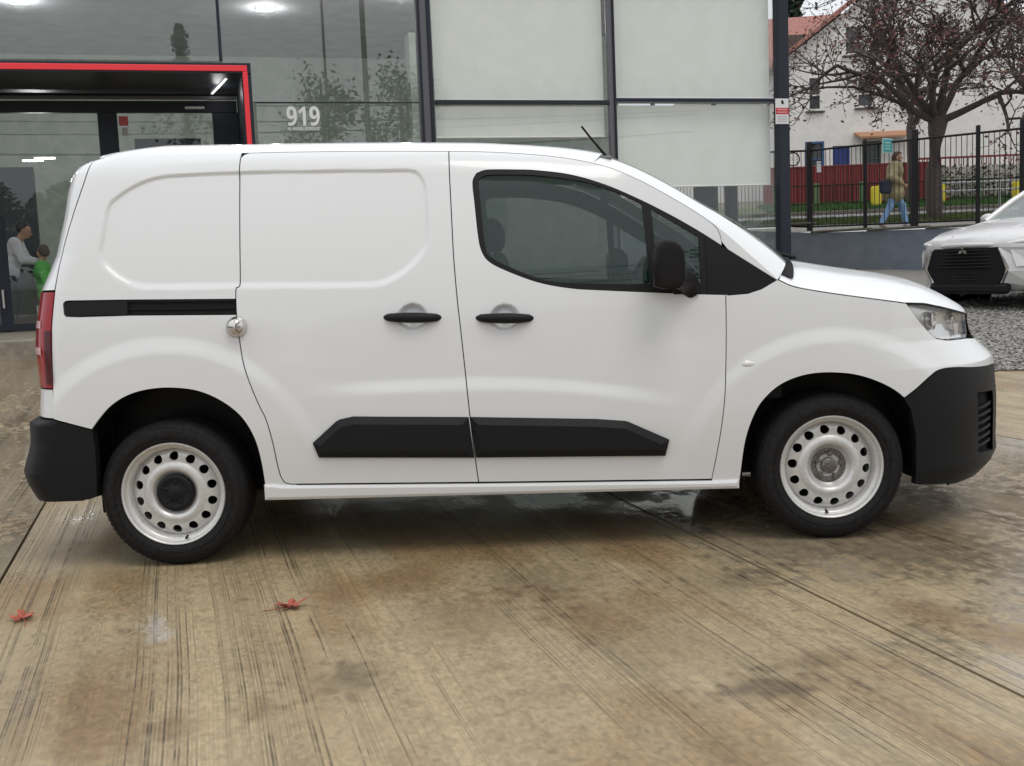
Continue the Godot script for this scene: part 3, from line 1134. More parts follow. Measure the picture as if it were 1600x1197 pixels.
	var bump_f := cat([pv([[1.634, 0.592]]), bump_top.slice(1), xf.call(0.676, 0.165), pv([[1.98, 0.175], [1.85, 0.200], [1.70, 0.215], [1.697, 0.279], [1.688, 0.434], [1.662, 0.546]])])
	for side in [1.0, -1.0]:
		var near: bool = side > 0
		var st := 0.008 if near else 0.032
		inset_mode = 0
		var rq := part("rear_quarter_panel", side_panel(quarter, [Geometry2D.offset_polygon(track, 0.003)[0]], 0.0028, 0, st, side), M.paint, van)
		var sl := part("sliding_door", side_panel(slide, [], 0.0022, 0, st, side), M.paint, van)
		var fd := part("front_door", side_panel(door, [window], 0.0022, 0, st, side), M.paint, van)
		var ff := part("front_wing", side_panel(fender, [], 0.0018, 0, st, side), M.paint, van)
		inset_mode = 1
		part("windscreen_pillar", side_panel(pillar, [], 0.0005, 0, st, side), M.paint, van)
		var ts := part("rear_door_edge", side_panel(tail_strip, [], 0.0032, 0, 0.012, side), M.paint, van)
		part("rear_door_foot", side_panel(tail_foot, [], 0.0018, 0, 0.012, side), M.paint, van)
		var tl := part("tail_light", side_panel(tail_lamp, [], 0.0015, 0.004, 0.012, side, 0.02), M.tail_red, van)
		tl.set_meta("label", "dark red upright tail light on the van's rear corner")
		for e in [[0.925, 0.955], [1.035, 1.065]]:
			var lens := cat([xr.call(e[0], e[1]), pv([[-1.955, e[1] - 0.004], [-1.955, e[0] - 0.004]])])
			part("reversing_lens", side_panel(lens, [], 0.0, 0.008, 0.012, side, 0.004), M.lens_pink, tl)
		var db := cat([pv([[-1.899, 1.02], [-1.903, 0.80]]), pv([[-1.935, 0.80], [-1.93, 1.02]])])
		part("smoked_lens", side_panel(db, [], 0.0, 0.008, 0.012, side, 0.004), M.tail_dark, tl)
		part("rear_bumper", side_panel(bump_r, [], 0.0, 0.006, 0.012, side, 0.05), M.plastic, van)
		var fb := part("front_bumper", side_panel(bump_f, [Geometry2D.offset_polygon(pv([[2.01, 0.58], [2.145, 0.565], [2.165, 0.30], [2.03, 0.32]]), 0.006, Geometry2D.JOIN_ROUND)[0]], 0.0, 0.002, 0.016, side, 0.05), M.plastic, van)
		# recessed lamp slot at the bumper's corner with slanting fins
		part("vent_backing", side_panel(pv([[2.0, 0.59], [2.16, 0.575], [2.18, 0.29], [2.02, 0.31]]), [], 0.0, -0.045, 0.016, side, 0.0), M.dark, fb)
		for k in 6:
			var y := 0.335 + 0.034 * k
			part("vent_fin", side_panel(pv([[2.025, y], [2.15, y + 0.004], [2.148, y + 0.018], [2.023, y + 0.012]]), [], 0.0, -0.014, 0.02, side, 0.03), M.plastic, fb)
		# rail of the sliding door
		var tr := part("door_rail", side_panel(track, [], 0.0, -0.012, 0.03, side, 0.0), M.dark, rq)
		part("rail_cover", side_panel(Geometry2D.offset_polygon(pv([[-1.836, 1.125], [-1.815, 1.135], [-1.580, 1.129], [-1.580, 1.078], [-1.700, 1.079], [-1.760, 1.081], [-1.770, 1.079], [-1.832, 1.083]]), 0.003, Geometry2D.JOIN_ROUND)[0], [], 0.0, 0.003, 0.03, side, 0.015), M.plastic, tr)
		part("rail_lip", side_panel(pv([[-1.578, 1.133], [-1.135, 1.118], [-1.135, 1.112], [-1.578, 1.127]]), [], 0.0, -0.004, 0.03, side, 0.010), M.plastic, tr)
		part("rail_groove", side_panel(pv([[-1.578, 1.100], [-1.135, 1.088], [-1.135, 1.080], [-1.578, 1.092]]), [], 0.0, -0.006, 0.03, side, 0.008), M.dark, tr)
		# window surround, panes and corner cover
		var tri := pv([[0.822, 1.340], [0.822, 1.040], [1.2, 1.040], [1.2, 1.1], [0.9, 1.34]])
		part("window_surround", side_panel(Geometry2D.offset_polygon(window, -0.001)[0], [tri, pane, vent_pane], 0.0, -0.003, 0.03, side, 0.022), M.trim, fd)
		var corner_cover := Geometry2D.intersect_polygons(Geometry2D.offset_polygon(window, -0.002)[0], Geometry2D.offset_polygon(tri, -0.001)[0])
		part("corner_cover", side_panel(corner_cover[0], [], 0.0, -0.001, 0.03, side, 0.02), M.plastic, fd)
		for g in [pane, vent_pane]:
			var gl := Geometry2D.offset_polygon(g, 0.004)
			var w := side_panel(gl[0], [], 0.0, -0.010, 0.03, side, 0.004)
			part("window_pane", w, M.van_glass, fd)
		# protective strips along the doors
		inset_mode = 1
		for e in [[sl, [[-0.872, 0.484], [-0.730, 0.604], [-0.665, 0.616], [-0.186, 0.594], [-0.171, 0.420], [-0.852, 0.449]]], [fd, [[-0.179, 0.594], [0.341, 0.564], [0.470, 0.550], [0.672, 0.450], [0.700, 0.425], [0.668, 0.393], [-0.163, 0.420]]]]:
			var rnd := Geometry2D.offset_polygon(Geometry2D.offset_polygon(pv(e[1]), -0.036)[0], 0.036, Geometry2D.JOIN_ROUND)[0]
			var butt := pv([[-0.45, 0.3], [0.1, 0.3], [0.1, 0.7], [-0.45, 0.7]])
			rnd = Geometry2D.merge_polygons(rnd, Geometry2D.intersect_polygons(pv(e[1]), butt)[0])[0]
			var strip := side_strip(thin(rnd, 0.006), 0.030, 0.034, side)
			part("protective_strip", strip, M.plastic, e[0])
		# handles
		for e in [[sl, -0.40, 1.018, -0.0], [fd, -0.019, 1.000, 0.0]]:
			var h := mb()
			var zz: float = HALF - base_inset(e[1], e[2]) + 0.022
			var pts := []
			var rr := []
			for k in 15:
				var t := k / 14.0 * 2.0 - 1.0
				pts.append(Vector3(e[1] + t * 0.118, e[2] - 0.003 - t * 0.005, (zz - 0.030 * pow(absf(t), 3.0)) * side))
				rr.append(0.0215 * (1.0 - 0.38 * pow(absf(t), 2.2)) * (0.55 if absf(t) > 0.99 else 1.0))
			h.tube(pts, rr, 12)
			part("door_handle", h, M.plastic, e[0])
		if near:
			var k := mb()
			var c := Vector3(-1.128, 1.005, HALF - base_inset(-1.128, 1.005) + 0.002)
			k.lathe([Vector2(0.044, -0.002), Vector2(0.043, 0.006), Vector2(0.038, 0.012), Vector2(0.036, 0.022), Vector2(0.030, 0.031), Vector2(0.018, 0.038), Vector2(0.0, 0.040)], c, 36)
			var lk := part("security_lock", k, M.chrome, van)
			for a in [0.9, 3.0, 5.4]:
				var b := mb()
				var e := Basis(Vector3.BACK, a)
				b.box(c + e * Vector3(0.018, 0, 0.034), Vector3(0.026, 0.006, 0.012), 0.002, e * Basis(Vector3.UP, 0.5))
				part("lock_rib", b, M.hub, lk)
		# side repeater
		var mk := mb()
		mk.ball(Vector3(0.985, 0.766, (HALF - base_inset(0.985, 0.766)) * side), Vector3(0.032, 0.014, 0.012), 16, 10)
		part("side_repeater", mk, M.clear_lamp, ff)
		var mk2 := mb()
		mk2.ball(Vector3(0.985, 0.766, (HALF - base_inset(0.985, 0.766) - 0.003) * side), Vector3(0.037, 0.018, 0.010), 16, 10)
		part("repeater_rim", mk2, M.chrome, ff)
		# head lamp: silver bowl behind a clear cover
		inset_mode = 1
		var hl := part("head_lamp", side_panel(Geometry2D.offset_polygon(lamp, -0.002)[0], [], 0.0, -0.055, 0.016, side, 0.0), M.lamp_bowl, van)
		for e in [[1.80, 0.905, 0.040], [1.93, 0.885, 0.034]]:
			var b := mb()
			var zz: float = (HALF - base_inset(e[0], e[1]) - 0.045) * side
			var dir := Basis.looking_at(Vector3(-0.85, 0, -0.55 * side).normalized(), Vector3.UP)
			b.lathe([Vector2(e[2], 0.010), Vector2(e[2] * 0.92, 0.013), Vector2(e[2] * 0.8, -0.01), Vector2(e[2] * 0.3, -0.03), Vector2(0.0, -0.03)], Vector3(e[0], e[1], zz), 24, dir)
			part("lamp_reflector", b, M.chrome, hl)
		part("indicator_reflector", side_panel(pv([[1.93, 0.935], [2.03, 0.912], [2.03, 0.835], [1.95, 0.83]]), [], 0.0, -0.035, 0.02, side, 0.0), M.amber_glass, hl)
		part("lamp_cover", side_panel(Geometry2D.offset_polygon(lamp, -0.003)[0], [], 0.0, -0.003, 0.016, side, 0.012), M.clear_glass, hl)
		part("lamp_eyebrow", side_panel(cat([pv([[1.660, 0.982], [1.747, 0.975], [1.880, 0.945], [2.045, 0.908]]), pv([[2.043, 0.917], [1.880, 0.955], [1.747, 0.985], [1.660, 0.992]])]), [], 0.0, -0.001, 0.02, side, 0.02), M.plastic, hl)
		# sill
		var s := mb()
		var sp := pv([[-0.98, 0.331], [-0.158, 0.303], [0.827, 0.274], [0.940, 0.273], [0.943, 0.236], [-1.062, 0.270], [-1.060, 0.338], [-1.02, 0.338]])
		s = side_strip(sp, 0.012, 0.012, side)
		part("sill", s, M.paint, van)
		# wheel arch liners
		for e in [[arch_r, AXLES[0]], [arch_f, AXLES[1]]]:
			var l := mb()
			var a: PackedVector2Array = e[0].duplicate()
			a.insert(0, Vector2(a[0].x - 0.05, 0.30) if e[1] < 0 else a[0])
			if e[1] > 0:
				a.append(Vector2(1.70, 0.42))
				a.append(Vector2(1.70, 0.24))
			var cen := Vector2(e[1], HUB_Y)
			for i in a.size() - 1:
				var p := []
				for q in [a[i], a[i + 1]]:
					var zo := HALF - base_inset(q.x, q.y) - 0.010
					for j in 4:
						var f := j / 3.0
						var w: Vector2 = q + (cen - q).normalized() * (0.030 * sin(f * PI) - 0.012)
						p.append(Vector3(w.x, w.y, (zo - 0.27 * f) * side))
				var nn2: Vector2 = (cen - (a[i] + a[i + 1]) * 0.5).normalized()
				var nn := Vector3(nn2.x, nn2.y, 0)
				for j in 3:
					l.quad(p[j], p[j + 1], p[j + 5], p[j + 4], nn)
			var inner := PackedVector2Array(a)
			var zi: float = (HALF - 0.28) * side
			for i in a.size() - 1:
				l.tri(Vector3(a[i].x, a[i].y, zi), Vector3(a[i + 1].x, a[i + 1].y, zi), Vector3(cen.x, 0.25, zi), Vector3(0, 0, side), Vector3(0, 0, side), Vector3(0, 0, side))
			part("wheel_arch_liner", l, M.liner, van)
		# dark shell behind the seams
		var skin := cat([pv([[-1.90, 0.66]]), pv([[-1.87, 1.2], [-1.80, 1.48], [-1.75, 1.70]]), g_a, g_b, g_c, g_d, hood_line, pv([[1.80, 0.80], [1.95, 0.74], [1.90, 0.68], [1.66, 0.62]]), rev(arch_f), pv([[0.95, 0.26], [-1.05, 0.29]]), rev(arch_r)])
		var ho := [Geometry2D.offset_polygon(window, -0.012)[0]]
		part("inner_shell", side_panel(Geometry2D.offset_polygon(skin, -0.004)[0], ho, 0.0, -0.040, 0.05, side, 0.0), M.dark, van)
		# mirror
		var mz: float = HALF - base_inset(0.65, 1.15)
		var mr := mb()
		var hp := []
		var face := smooth(pv([[-0.062, -0.085], [-0.066, 0.02], [-0.058, 0.072], [-0.025, 0.098], [0.015, 0.096], [0.050, 0.066], [0.060, 0.02], [0.058, -0.055], [0.040, -0.090], [-0.010, -0.100]]), true, 4)
		var ctr := Vector3(0.648, 1.190, (mz + 0.125) * side)
		var layers := [[-0.085, 0.80], [-0.07, 0.94], [-0.02, 1.0], [0.05, 0.98], [0.085, 0.85], [0.10, 0.6], [0.106, 0.0]]
		for i in layers.size() - 1:
			for k2 in face.size():
				var q := []
				var nn := []
				for e in [[i, k2], [i, k2 + 1], [i + 1, k2 + 1], [i + 1, k2]]:
					var f2: Vector2 = face[e[1] % face.size()]
					var sc: float = layers[e[0]][1]
					q.append(ctr + Vector3(f2.x * sc, f2.y * sc, layers[e[0]][0] * side))
					var sl2: float = (layers[mini(e[0] + 1, 6)][1] - layers[maxi(e[0] - 1, 0)][1]) / (layers[mini(e[0] + 1, 6)][0] - layers[maxi(e[0] - 1, 0)][0])
					nn.append(Vector3(f2.x, f2.y, -sl2 * f2.length() * 0.8 * side).normalized() if sc > 0 else Vector3(0, 0, side))
				mr.squad(q[0], q[1], q[2], q[3], nn[0], nn[1], nn[2], nn[3])
		for k2 in face.size():
			var f1: Vector2 = face[k2] * 0.8
			var f2: Vector2 = face[(k2 + 1) % face.size()] * 0.8
			mr.flat(ctr + Vector3(0, 0, -0.085 * side), ctr + Vector3(f1.x, f1.y, -0.085 * side), ctr + Vector3(f2.x, f2.y, -0.085 * side), Vector3(0, 0, -side))
		var mirror := part("door_mirror", mr, M.mirror_shell, van)
		var fo := mb()
		fo.tube([Vector3(0.680, 1.130, (mz + 0.09) * side), Vector3(0.715, 1.128, (mz + 0.05) * side), Vector3(0.745, 1.105, (mz + 0.01) * side), Vector3(0.770, 1.070, (mz - 0.005) * side)], [0.040, 0.046, 0.046, 0.036], 12)
		part("mirror_foot", fo, M.mirror_shell, mirror)
		var wd := mb()
		wd.box(Vector3(0.735, 1.078, (mz + 0.004) * side), Vector3(0.11, 0.026, 0.03), 0.006)
		part("mirror_base", wd, M.mirror_shell, mirror)
		for e in [[AXLES[0], true, 0.2], [AXLES[1], false, -0.1]]:
			make_wheel(van, e[0], side, e[1], e[2], e[0] > 0)
	inset_mode = 1
	# roof, rear doors, windscreen, bonnet and nose run across the body
	var rows := []
	for p in cat([g_a, g_b, g_c]):
		if p.x < 0.40:
			var f := smoothstep(-1.75, -1.45, p.x)
			rows.append([p.x, p.y, lerpf(-0.05, 0.0, f) + 0.07 * smoothstep(0.0, 0.4, p.x), lerpf(0.03, 0.066, f)])
	part("roof", loft(rows, 6.5, -1, 1, 40), M.paint, van)
	var rr := []
	for k in 25:
		var y := lerpf(0.655, 1.739, k / 24.0)
		rr.append([table(XR, y), y, -0.045, 0.004 + 0.02 * smoothstep(1.6, 1.74, y)])
	rr.append([-1.735, 1.742, -0.05, 0.03])
	var rd := part("rear_doors", loft(rr, 4.0, -1, 1, 32), M.paint, van)
	var rw := []
	for k in 9:
		var y := lerpf(1.22, 1.60, k / 8.0)
		rw.append([table(XR, y), y, -0.047, 0.004])
	part("rear_glass", loft(rw, 4.0, -0.72, -0.04, 12, 0.004), M.van_glass, rd)
	part("rear_glass", loft(rw, 4.0, 0.04, 0.72, 12, 0.004), M.van_glass, rd)
	var rb := []
	for k in 14:
		var y := lerpf(0.26, 0.65, k / 13.0)
		rb.append([table(XR, y), y, -0.06, 0.002])
	rb.append([-1.9, 0.655, -0.02, 0.0])
	part("rear_bumper_face", loft(rb, 4.0, -1, 1, 30), M.plastic, van)
	var ws := []
	for p in cat([g_c, g_d]):
		if p.x >= 0.36:
			var f := smoothstep(0.36, 0.7, p.x)
			var f2 := smoothstep(0.75, 1.1, p.x)
			ws.append([p.x, p.y, 0.07 + 0.02 * f + 0.03 * f2, 0.066 - 0.012 * f + 0.055 * f2])
	var a_post := part("pillar_skin", loft(ws, 5.0, 0.84, 1, 8), M.paint, van)
	part("pillar_skin", loft(ws, 5.0, -1, -0.84, 8), M.paint, van)
	var wsg := part("windscreen", loft(ws, 5.0, -0.845, 0.845, 30, -0.003), M.van_glass, van)
	var hr := []
	for p in hood_line:
		p = p + (Vector2(0.007, -0.001) if p.x < 1.12 else Vector2(0.0, 0.003))
		var f := (p.x - 1.116) / 0.54
		hr.append([p.x, p.y, 0.12 - 0.02 * f, lerpf(0.115, 0.120, smoothstep(0.0, 0.35, f))])
	for e in [[1.747, 0.983, 0.09, 0.110], [1.83, 0.967, 0.085, 0.097], [1.91, 0.948, 0.08, 0.080], [1.99, 0.930, 0.075, 0.058], [2.040, 0.920, 0.07, 0.045], [2.062, 0.905, 0.07, 0.035]]:
		hr.append(e)
	part("cowl_gap", loft([[1.10, 1.115, 0.115, 0.100], [1.14, 1.090, 0.115, 0.100]], 2.6, -0.99, 0.99, 30, -0.012), M.dark, van)
	part("bonnet", loft(hr, 2.6, -1, 1, 40), M.paint, van)
	part("scuttle", loft([[1.108, 1.114, 0.120, 0.112], [1.135, 1.100, 0.124, 0.120], [1.170, 1.084, 0.124, 0.122]], 2.6, -0.93, 0.93, 30, 0.007), M.dark, van)
	var wp := mb()
	wp.tube([Vector3(1.26, 1.195, 0.62), Vector3(1.21, 1.24, 0.25), Vector3(1.17, 1.275, -0.1)], 0.008, 8)
	part("wiper", wp, M.dark, van)
	# nose
	var up := []
	for k in 7:
		var y := lerpf(0.905, 0.800, k / 6.0)
		up.append([table(XF, y), y, 0.085, 0.0])
	part("radiator_grille", loft(up, 3.0, -1, 1, 30), M.plastic, van)
	for k in 3:
		var y := 0.82 + 0.03 * k
		part("grille_slat", loft([[table(XF, y), y, 0.095, 0.0], [table(XF, y), y + 0.010, 0.095, 0.0]], 3.0, -0.72, 0.72, 24), M.chrome, van)
	var nr := []
	for k in 9:
		var y := lerpf(0.800, 0.678, k / 8.0)
		nr.append([table(XF, y), y, 0.085 + 0.02 * k / 8.0, 0.0])
	part("nose_panel", loft(nr, 3.0, -1, 1, 30), M.paint, van)
	var nb := []
	for k in 19:
		var y := lerpf(0.680, 0.165, k / 18.0)
		nb.append([table(XF, y), y, 0.10, 0.0])
	nb.append([1.90, 0.17, 0.05, -0.01])
	part("front_bumper_face", loft(nb, 3.0, -1, 1, 30), M.plastic, van)
	var pl := mb()
	pl.box(Vector3(2.312, 0.50, 0), Vector3(0.012, 0.12, 0.36), 0.003)
	part("plate_holder", pl, M.dark, van)
	# underside, bulkhead and cabin
	var fl := mb()
	fl.box(Vector3(-0.05, 0.34, 0), Vector3(1.86, 0.06, 1.72), 0.01)
	fl.box(Vector3(-1.45, 0.60, 0), Vector3(0.90, 0.08, 1.16), 0.01)
	fl.box(Vector3(1.40, 0.45, 0), Vector3(0.62, 0.40, 1.10), 0.03)
	fl.box(Vector3(-1.90, 0.45, 0), Vector3(0.16, 0.30, 1.60), 0.03)
	for zz in [-0.55, 0.55]:
		fl.box(Vector3(-0.1, 0.275, zz), Vector3(1.9, 0.07, 0.09), 0.01)
	part("underbody", fl, M.dark, van)
	var ex := mb()
	ex.tube([Vector3(0.9, 0.25, 0.15), Vector3(-0.6, 0.24, 0.20), Vector3(-1.1, 0.26, 0.3), Vector3(-1.9, 0.27, 0.5)], 0.03, 10)
	ex.tube([Vector3(-0.6, 0.25, 0.20), Vector3(0.1, 0.25, 0.17)], 0.075, 12)
	part("exhaust", ex, M.hub, van)
	for e in AXLES:
		var ax := mb()
		ax.tube([Vector3(e, 0.29, -0.78), Vector3(e, 0.29, 0.78)], 0.045, 12)
		part("axle", ax, M.dark, van)
	for zz in [-0.62, 0.62]:
		var mf := mb()
		mf.box(Vector3(-1.80, 0.33, zz), Vector3(0.02, 0.24, 0.24), 0.005)
		part("mud_flap", mf, M.rubber, van)
	var tow := mb()
	tow.tube([Vector3(1.86, 0.20, 0.6), Vector3(1.86, 0.16, 0.6)], 0.02, 8)
	part("towing_eye", tow, M.hub, van)
	tow = mb()
	tow.tube([Vector3(0.965, 0.285, 0.84), Vector3(1.0, 0.285, 0.84)], 0.010, 8)
	part("jacking_stub", tow, M.hub, van)
	var bh := mb()
	bh.box(Vector3(-0.24, 0.98, 0), Vector3(0.03, 1.22, 1.52), 0.01)
	part("bulkhead", bh, M.cabin_grey, van)
	var rl := mb()
	rl.box(Vector3(0.12, 1.655, 0), Vector3(0.70, 0.02, 1.34), 0.008)
	part("headlining", rl, M.cabin_light, van)
	var ds := mb()
	var dp := smooth(pv([[1.16, 1.06], [1.02, 1.10], [0.86, 1.11], [0.77, 1.07], [0.74, 0.98], [0.80, 0.80], [0.95, 0.60], [1.16, 0.60]]), true, 3)
	ds.prism(dp, -0.76, 0.76)
	part("dashboard", ds, M.cabin_dark, van)
	for zz in [0.40, -0.40]:
		var se := Node3D.new()
		se.name = "seat"
		van.add_child(se, true)
		var a := mb()
		a = figure([[Vector3(0.10, 0.66, zz - 0.16), Vector3(0.10, 0.66, zz + 0.16), 0.09, 0.09], [Vector3(0.42, 0.68, zz - 0.16), Vector3(0.42, 0.68, zz + 0.16), 0.085, 0.085], [Vector3(0.10, 0.66, zz), Vector3(0.42, 0.68, zz), 0.10, 0.10]], 0.03, 0.06)
		part("seat_cushion", a, M.cabin_dark, se)
		var b := figure([[Vector3(0.04, 0.70, zz - 0.16), Vector3(-0.06, 1.20, zz - 0.13), 0.07, 0.06], [Vector3(0.04, 0.70, zz + 0.16), Vector3(-0.06, 1.20, zz + 0.13), 0.07, 0.06], [Vector3(0.05, 0.72, zz), Vector3(-0.06, 1.22, zz), 0.09, 0.07]], 0.03, 0.06)
		part("seat_back", b, M.cabin_dark, se)
		var hd := figure([[Vector3(-0.07, 1.34, zz - 0.07), Vector3(-0.07, 1.34, zz + 0.07), 0.065, 0.065], [Vector3(-0.07, 1.38, zz - 0.06), Vector3(-0.07, 1.38, zz + 0.06), 0.05, 0.05]], 0.025, 0.04)
		part("head_restraint", hd, M.cabin_dark, se)
		for e in [-0.05, 0.05]:
			var po := mb()
			po.tube([Vector3(-0.065, 1.20, zz + e), Vector3(-0.07, 1.32, zz + e)], 0.007, 6)
			part("restraint_post", po, M.chrome, se)
	var sw := mb()
	var ring := []
	var be := Basis(Vector3.BACK, -0.45)
	for k in 29:
		var a := TAU * k / 28
		ring.append(Vector3(0.66, 1.06, -0.40) + be * Vector3(0, sin(a) * 0.18, cos(a) * 0.19))
	sw.tube(ring, 0.016, 8, false)
	sw.box(Vector3(0.68, 1.06, -0.40), Vector3(0.04, 0.10, 0.12), 0.015, be)
	for a in [0.3, 2.8, 4.7]:
		sw.tube([Vector3(0.68, 1.06, -0.40), Vector3(0.66, 1.06, -0.40) + be * Vector3(0, sin(a) * 0.18, cos(a) * 0.19)], 0.013, 6)
	sw.tube([Vector3(0.69, 1.05, -0.40), Vector3(0.86, 0.98, -0.40)], 0.035, 8)
	part("steering_wheel", sw, M.cabin_dark, van)
	var rvm := mb()
	rvm.box(Vector3(0.50, 1.53, 0), Vector3(0.04, 0.07, 0.24), 0.015)
	part("interior_mirror", rvm, M.cabin_dark, van)
	var an := mb()
	an.tube([Vector3(0.555, 1.648, 0.0), Vector3(0.540, 1.683, 0.0), Vector3(0.520, 1.708, 0.0)], [0.025, 0.018, 0.008], 10)
	an.tube([Vector3(0.540, 1.683, 0.0), Vector3(0.435, 1.813, 0.0), Vector3(0.390, 1.873, 0.0)], [0.007, 0.0055, 0.005], 8)
	part("aerial", an, M.dark, van)

# raised strip on the side: polygon bevelled towards its rim
func side_strip(poly: PackedVector2Array, bevel: float, height: float, side: float) -> MB:
	var o := mb()
	var out := poly
	if Geometry2D.is_polygon_clockwise(out):
		out = rev(out)
	var n := out.size()
	var inn := PackedVector2Array()
	for i in n:
		var d0 := (out[i] - out[(i - 1 + n) % n]).normalized()
		var d1 := (out[(i + 1) % n] - out[i]).normalized()
		var bis := Vector2(-d0.y, d0.x) + Vector2(-d1.y, d1.x)
		var nn := bis.normalized()
		inn.append(out[i] + nn * bevel / maxf(0.5, nn.dot(Vector2(-d0.y, d0.x))))
	for i in n:
		var j := (i + 1) % n
		var k := int(ceil(out[i].distance_to(out[j]) / 0.06))
		for s in k:
			var a := out[i].lerp(out[j], float(s) / k)
			var b := out[i].lerp(out[j], float(s + 1) / k)
			var c := inn[i].lerp(inn[j], float(s + 1) / k)
			var d := inn[i].lerp(inn[j], float(s) / k)
			var A = side_point(a, -0.01, side)[0]
			var B = side_point(b, -0.01, side)[0]
			var A1 = side_point(a, height * 0.45, side)[0]
			var B1 = side_point(b, height * 0.45, side)[0]
			var C = side_point(c, height, side)[0]
			var D = side_point(d, height, side)[0]
			var t := (out[j] - out[i]).normalized()
			o.quad(A, B, B1, A1, Vector3(t.y, -t.x, 0))
			o.flat(A1, B1, C, Vector3(0, 0, side))
			o.flat(A1, C, D, Vector3(0, 0, side))
	var ix := Geometry2D.triangulate_polygon(inn)
	for k in range(0, ix.size(), 3):
		var q := []
		for j in 3:
			q.append(side_point(inn[ix[k + j]], height, side))
		o.tri(q[0][0], q[1][0], q[2][0], q[0][1], q[1][1], q[2][1])
	return o

# ------------------------------------------------------------------ glass showroom (local: +x along the front, +z towards the yard, y above its floor)
func make_showroom():
	var at := Vector3(-7.33, 0.54, -16.18)
	var s := thing("showroom", "glass-fronted showroom with a red-edged black entrance portal and white roller blinds", "building", at, deg_to_rad(16.0))
	var L := -9.0
	var Rr := 12.92
	var top := 6.3
	# plinth: low raised path in front of the glass
	var p := mb()
	p.box(Vector3(1.9, -0.15, 1.25), Vector3(22.0, 0.28, 2.7), 0.02)
	part("plinth", p, noisy(0.20, 0.18, 0.14, 0.28, 0.25, 0.20, 0.8, 0.7, 41), s)
	var fl := mb()
	fl.box(Vector3(1.9, -0.06, -4.6), Vector3(21.8, 0.10, 9.0), 0.0)
	part("showroom_floor", fl, mat(0.20, 0.20, 0.19, 0.25), s)
	# room: back wall, end wall, ceiling
	var w := mb()
	w.box(Vector3(1.85, 2.8, -8.4), Vector3(21.7, 5.6, 0.2), 0.0)
	part("back_wall", w, M.room, s)
	w = mb()
	w.box(Vector3(L + 0.1, 2.8, -4.3), Vector3(0.2, 5.6, 8.0), 0.0)
	part("end_wall", w, M.room, s)
	w = mb()
	w.box(Vector3(1.9, 5.70, -4.25), Vector3(21.8, 0.2, 8.3), 0.0)
	part("ceiling", w, noisy(0.26, 0.27, 0.28, 0.32, 0.33, 0.34, 3.0, 0.9, 43), s)
	w = mb()
	w.box(Vector3(1.96, 6.05, -4.2), Vector3(21.9, 0.5, 8.6), 0.02)
	part("roof", w, M.frame, s)
	# columns inside
	for u in [7.4, 11.6]:
		w = mb()
		w.box(Vector3(u, 2.75, -5.4), Vector3(0.42, 5.6, 0.42), 0.01)
		part("column", w, M.room, s)
	for e in [[11.72, 0.30], [12.28, 0.16]]:
		w = mb()
		w.box(Vector3(e[0], 1.35, -0.95), Vector3(e[1], 2.72, 0.22), 0.01)
		part("display_stand", w, M.frame, s)
	# dark display wall near the entrance
	w = mb()
	w.box(Vector3(-0.85, 1.30, -1.9), Vector3(2.1, 2.56, 0.16), 0.01)
	part("display_wall", w, mat(0.022, 0.026, 0.034, 0.4), s)
	# posts and rails of the glazing
	var bar := func(called: String, c: Vector3, sz: Vector3, m, parent):
		var q := mb()
		q.box(c, sz, 0.006)
		return part(called, q, m, parent)
	bar.call("corner_post", Vector3(12.81, 2.85, 0.0), Vector3(0.20, 5.96, 0.20), M.frame, s)
	bar.call("mullion", Vector3(6.39, 2.80, -0.03), Vector3(0.24, 5.86, 0.10), M.frame_grey, s)
	bar.call("mullion_cap", Vector3(6.47, 2.80, 0.04), Vector3(0.055, 5.84, 0.04), M.frame, s)
	bar.call("mullion_cap", Vector3(6.31, 2.80, 0.04), Vector3(0.035, 5.84, 0.04), M.frame, s)
	bar.call("mullion", Vector3(9.59, 2.80, -0.03), Vector3(0.11, 5.86, 0.10), M.frame_grey, s)
	bar.call("mullion_cap", Vector3(9.635, 2.80, 0.04), Vector3(0.03, 5.84, 0.04), M.frame, s)
	bar.call("mullion", Vector3(3.215, 4.86, -0.02), Vector3(0.045, 1.80, 0.08), M.frame, s)
	bar.call("mullion", Vector3(-2.6, 4.86, -0.02), Vector3(0.045, 1.80, 0.08), M.frame, s)
	bar.call("transom", Vector3(8.03, 3.345, -0.012), Vector3(3.0, 0.07, 0.08), M.frame, s)
	bar.call("transom", Vector3(11.175, 3.39, -0.012), Vector3(3.04, 0.05, 0.08), M.frame, s)
	bar.call("transom_lip", Vector3(11.175, 3.345, 0.0), Vector3(3.04, 0.03, 0.05), M.frame_grey, s)
	bar.call("glass_joint", Vector3(4.96, 3.335, 0.012), Vector3(2.6, 0.018, 0.03), M.frame, s)
	bar.call("head_rail", Vector3(1.96, 5.74, 0.0), Vector3(21.5, 0.10, 0.12), M.frame, s)
	for e in [[4.96, 2.6], [8.03, 3.0], [11.175, 3.04]]:
		bar.call("sill_rail", Vector3(e[0], 0.05, 0.0), Vector3(e[1], 0.10, 0.08), M.frame, s)
	# panes, double glazed
	var pane := func(u0: float, u1: float, v0: float, v1: float, layers := 2):
		var q := mb()
		var z := -0.02
		q.box(Vector3((u0 + u1) * 0.5, (v0 + v1) * 0.5, z), Vector3(u1 - u0, v1 - v0, 0.008), 0.0)
		if layers > 1:
			q.box(Vector3((u0 + u1) * 0.5, (v0 + v1) * 0.5, z - 0.024), Vector3(u1 - u0, v1 - v0, 0.008), 0.0)
		return part("pane", q, M.pane, s)
	pane.call(-8.9, -2.63, 3.96, 5.69)
	pane.call(-2.57, 3.19, 3.96, 5.69)
	pane.call(3.24, 6.27, 3.345, 5.69)
	pane.call(3.70, 6.27, 0.10, 3.325)
	pane.call(6.51, 9.53, 3.385, 5.69, 1)
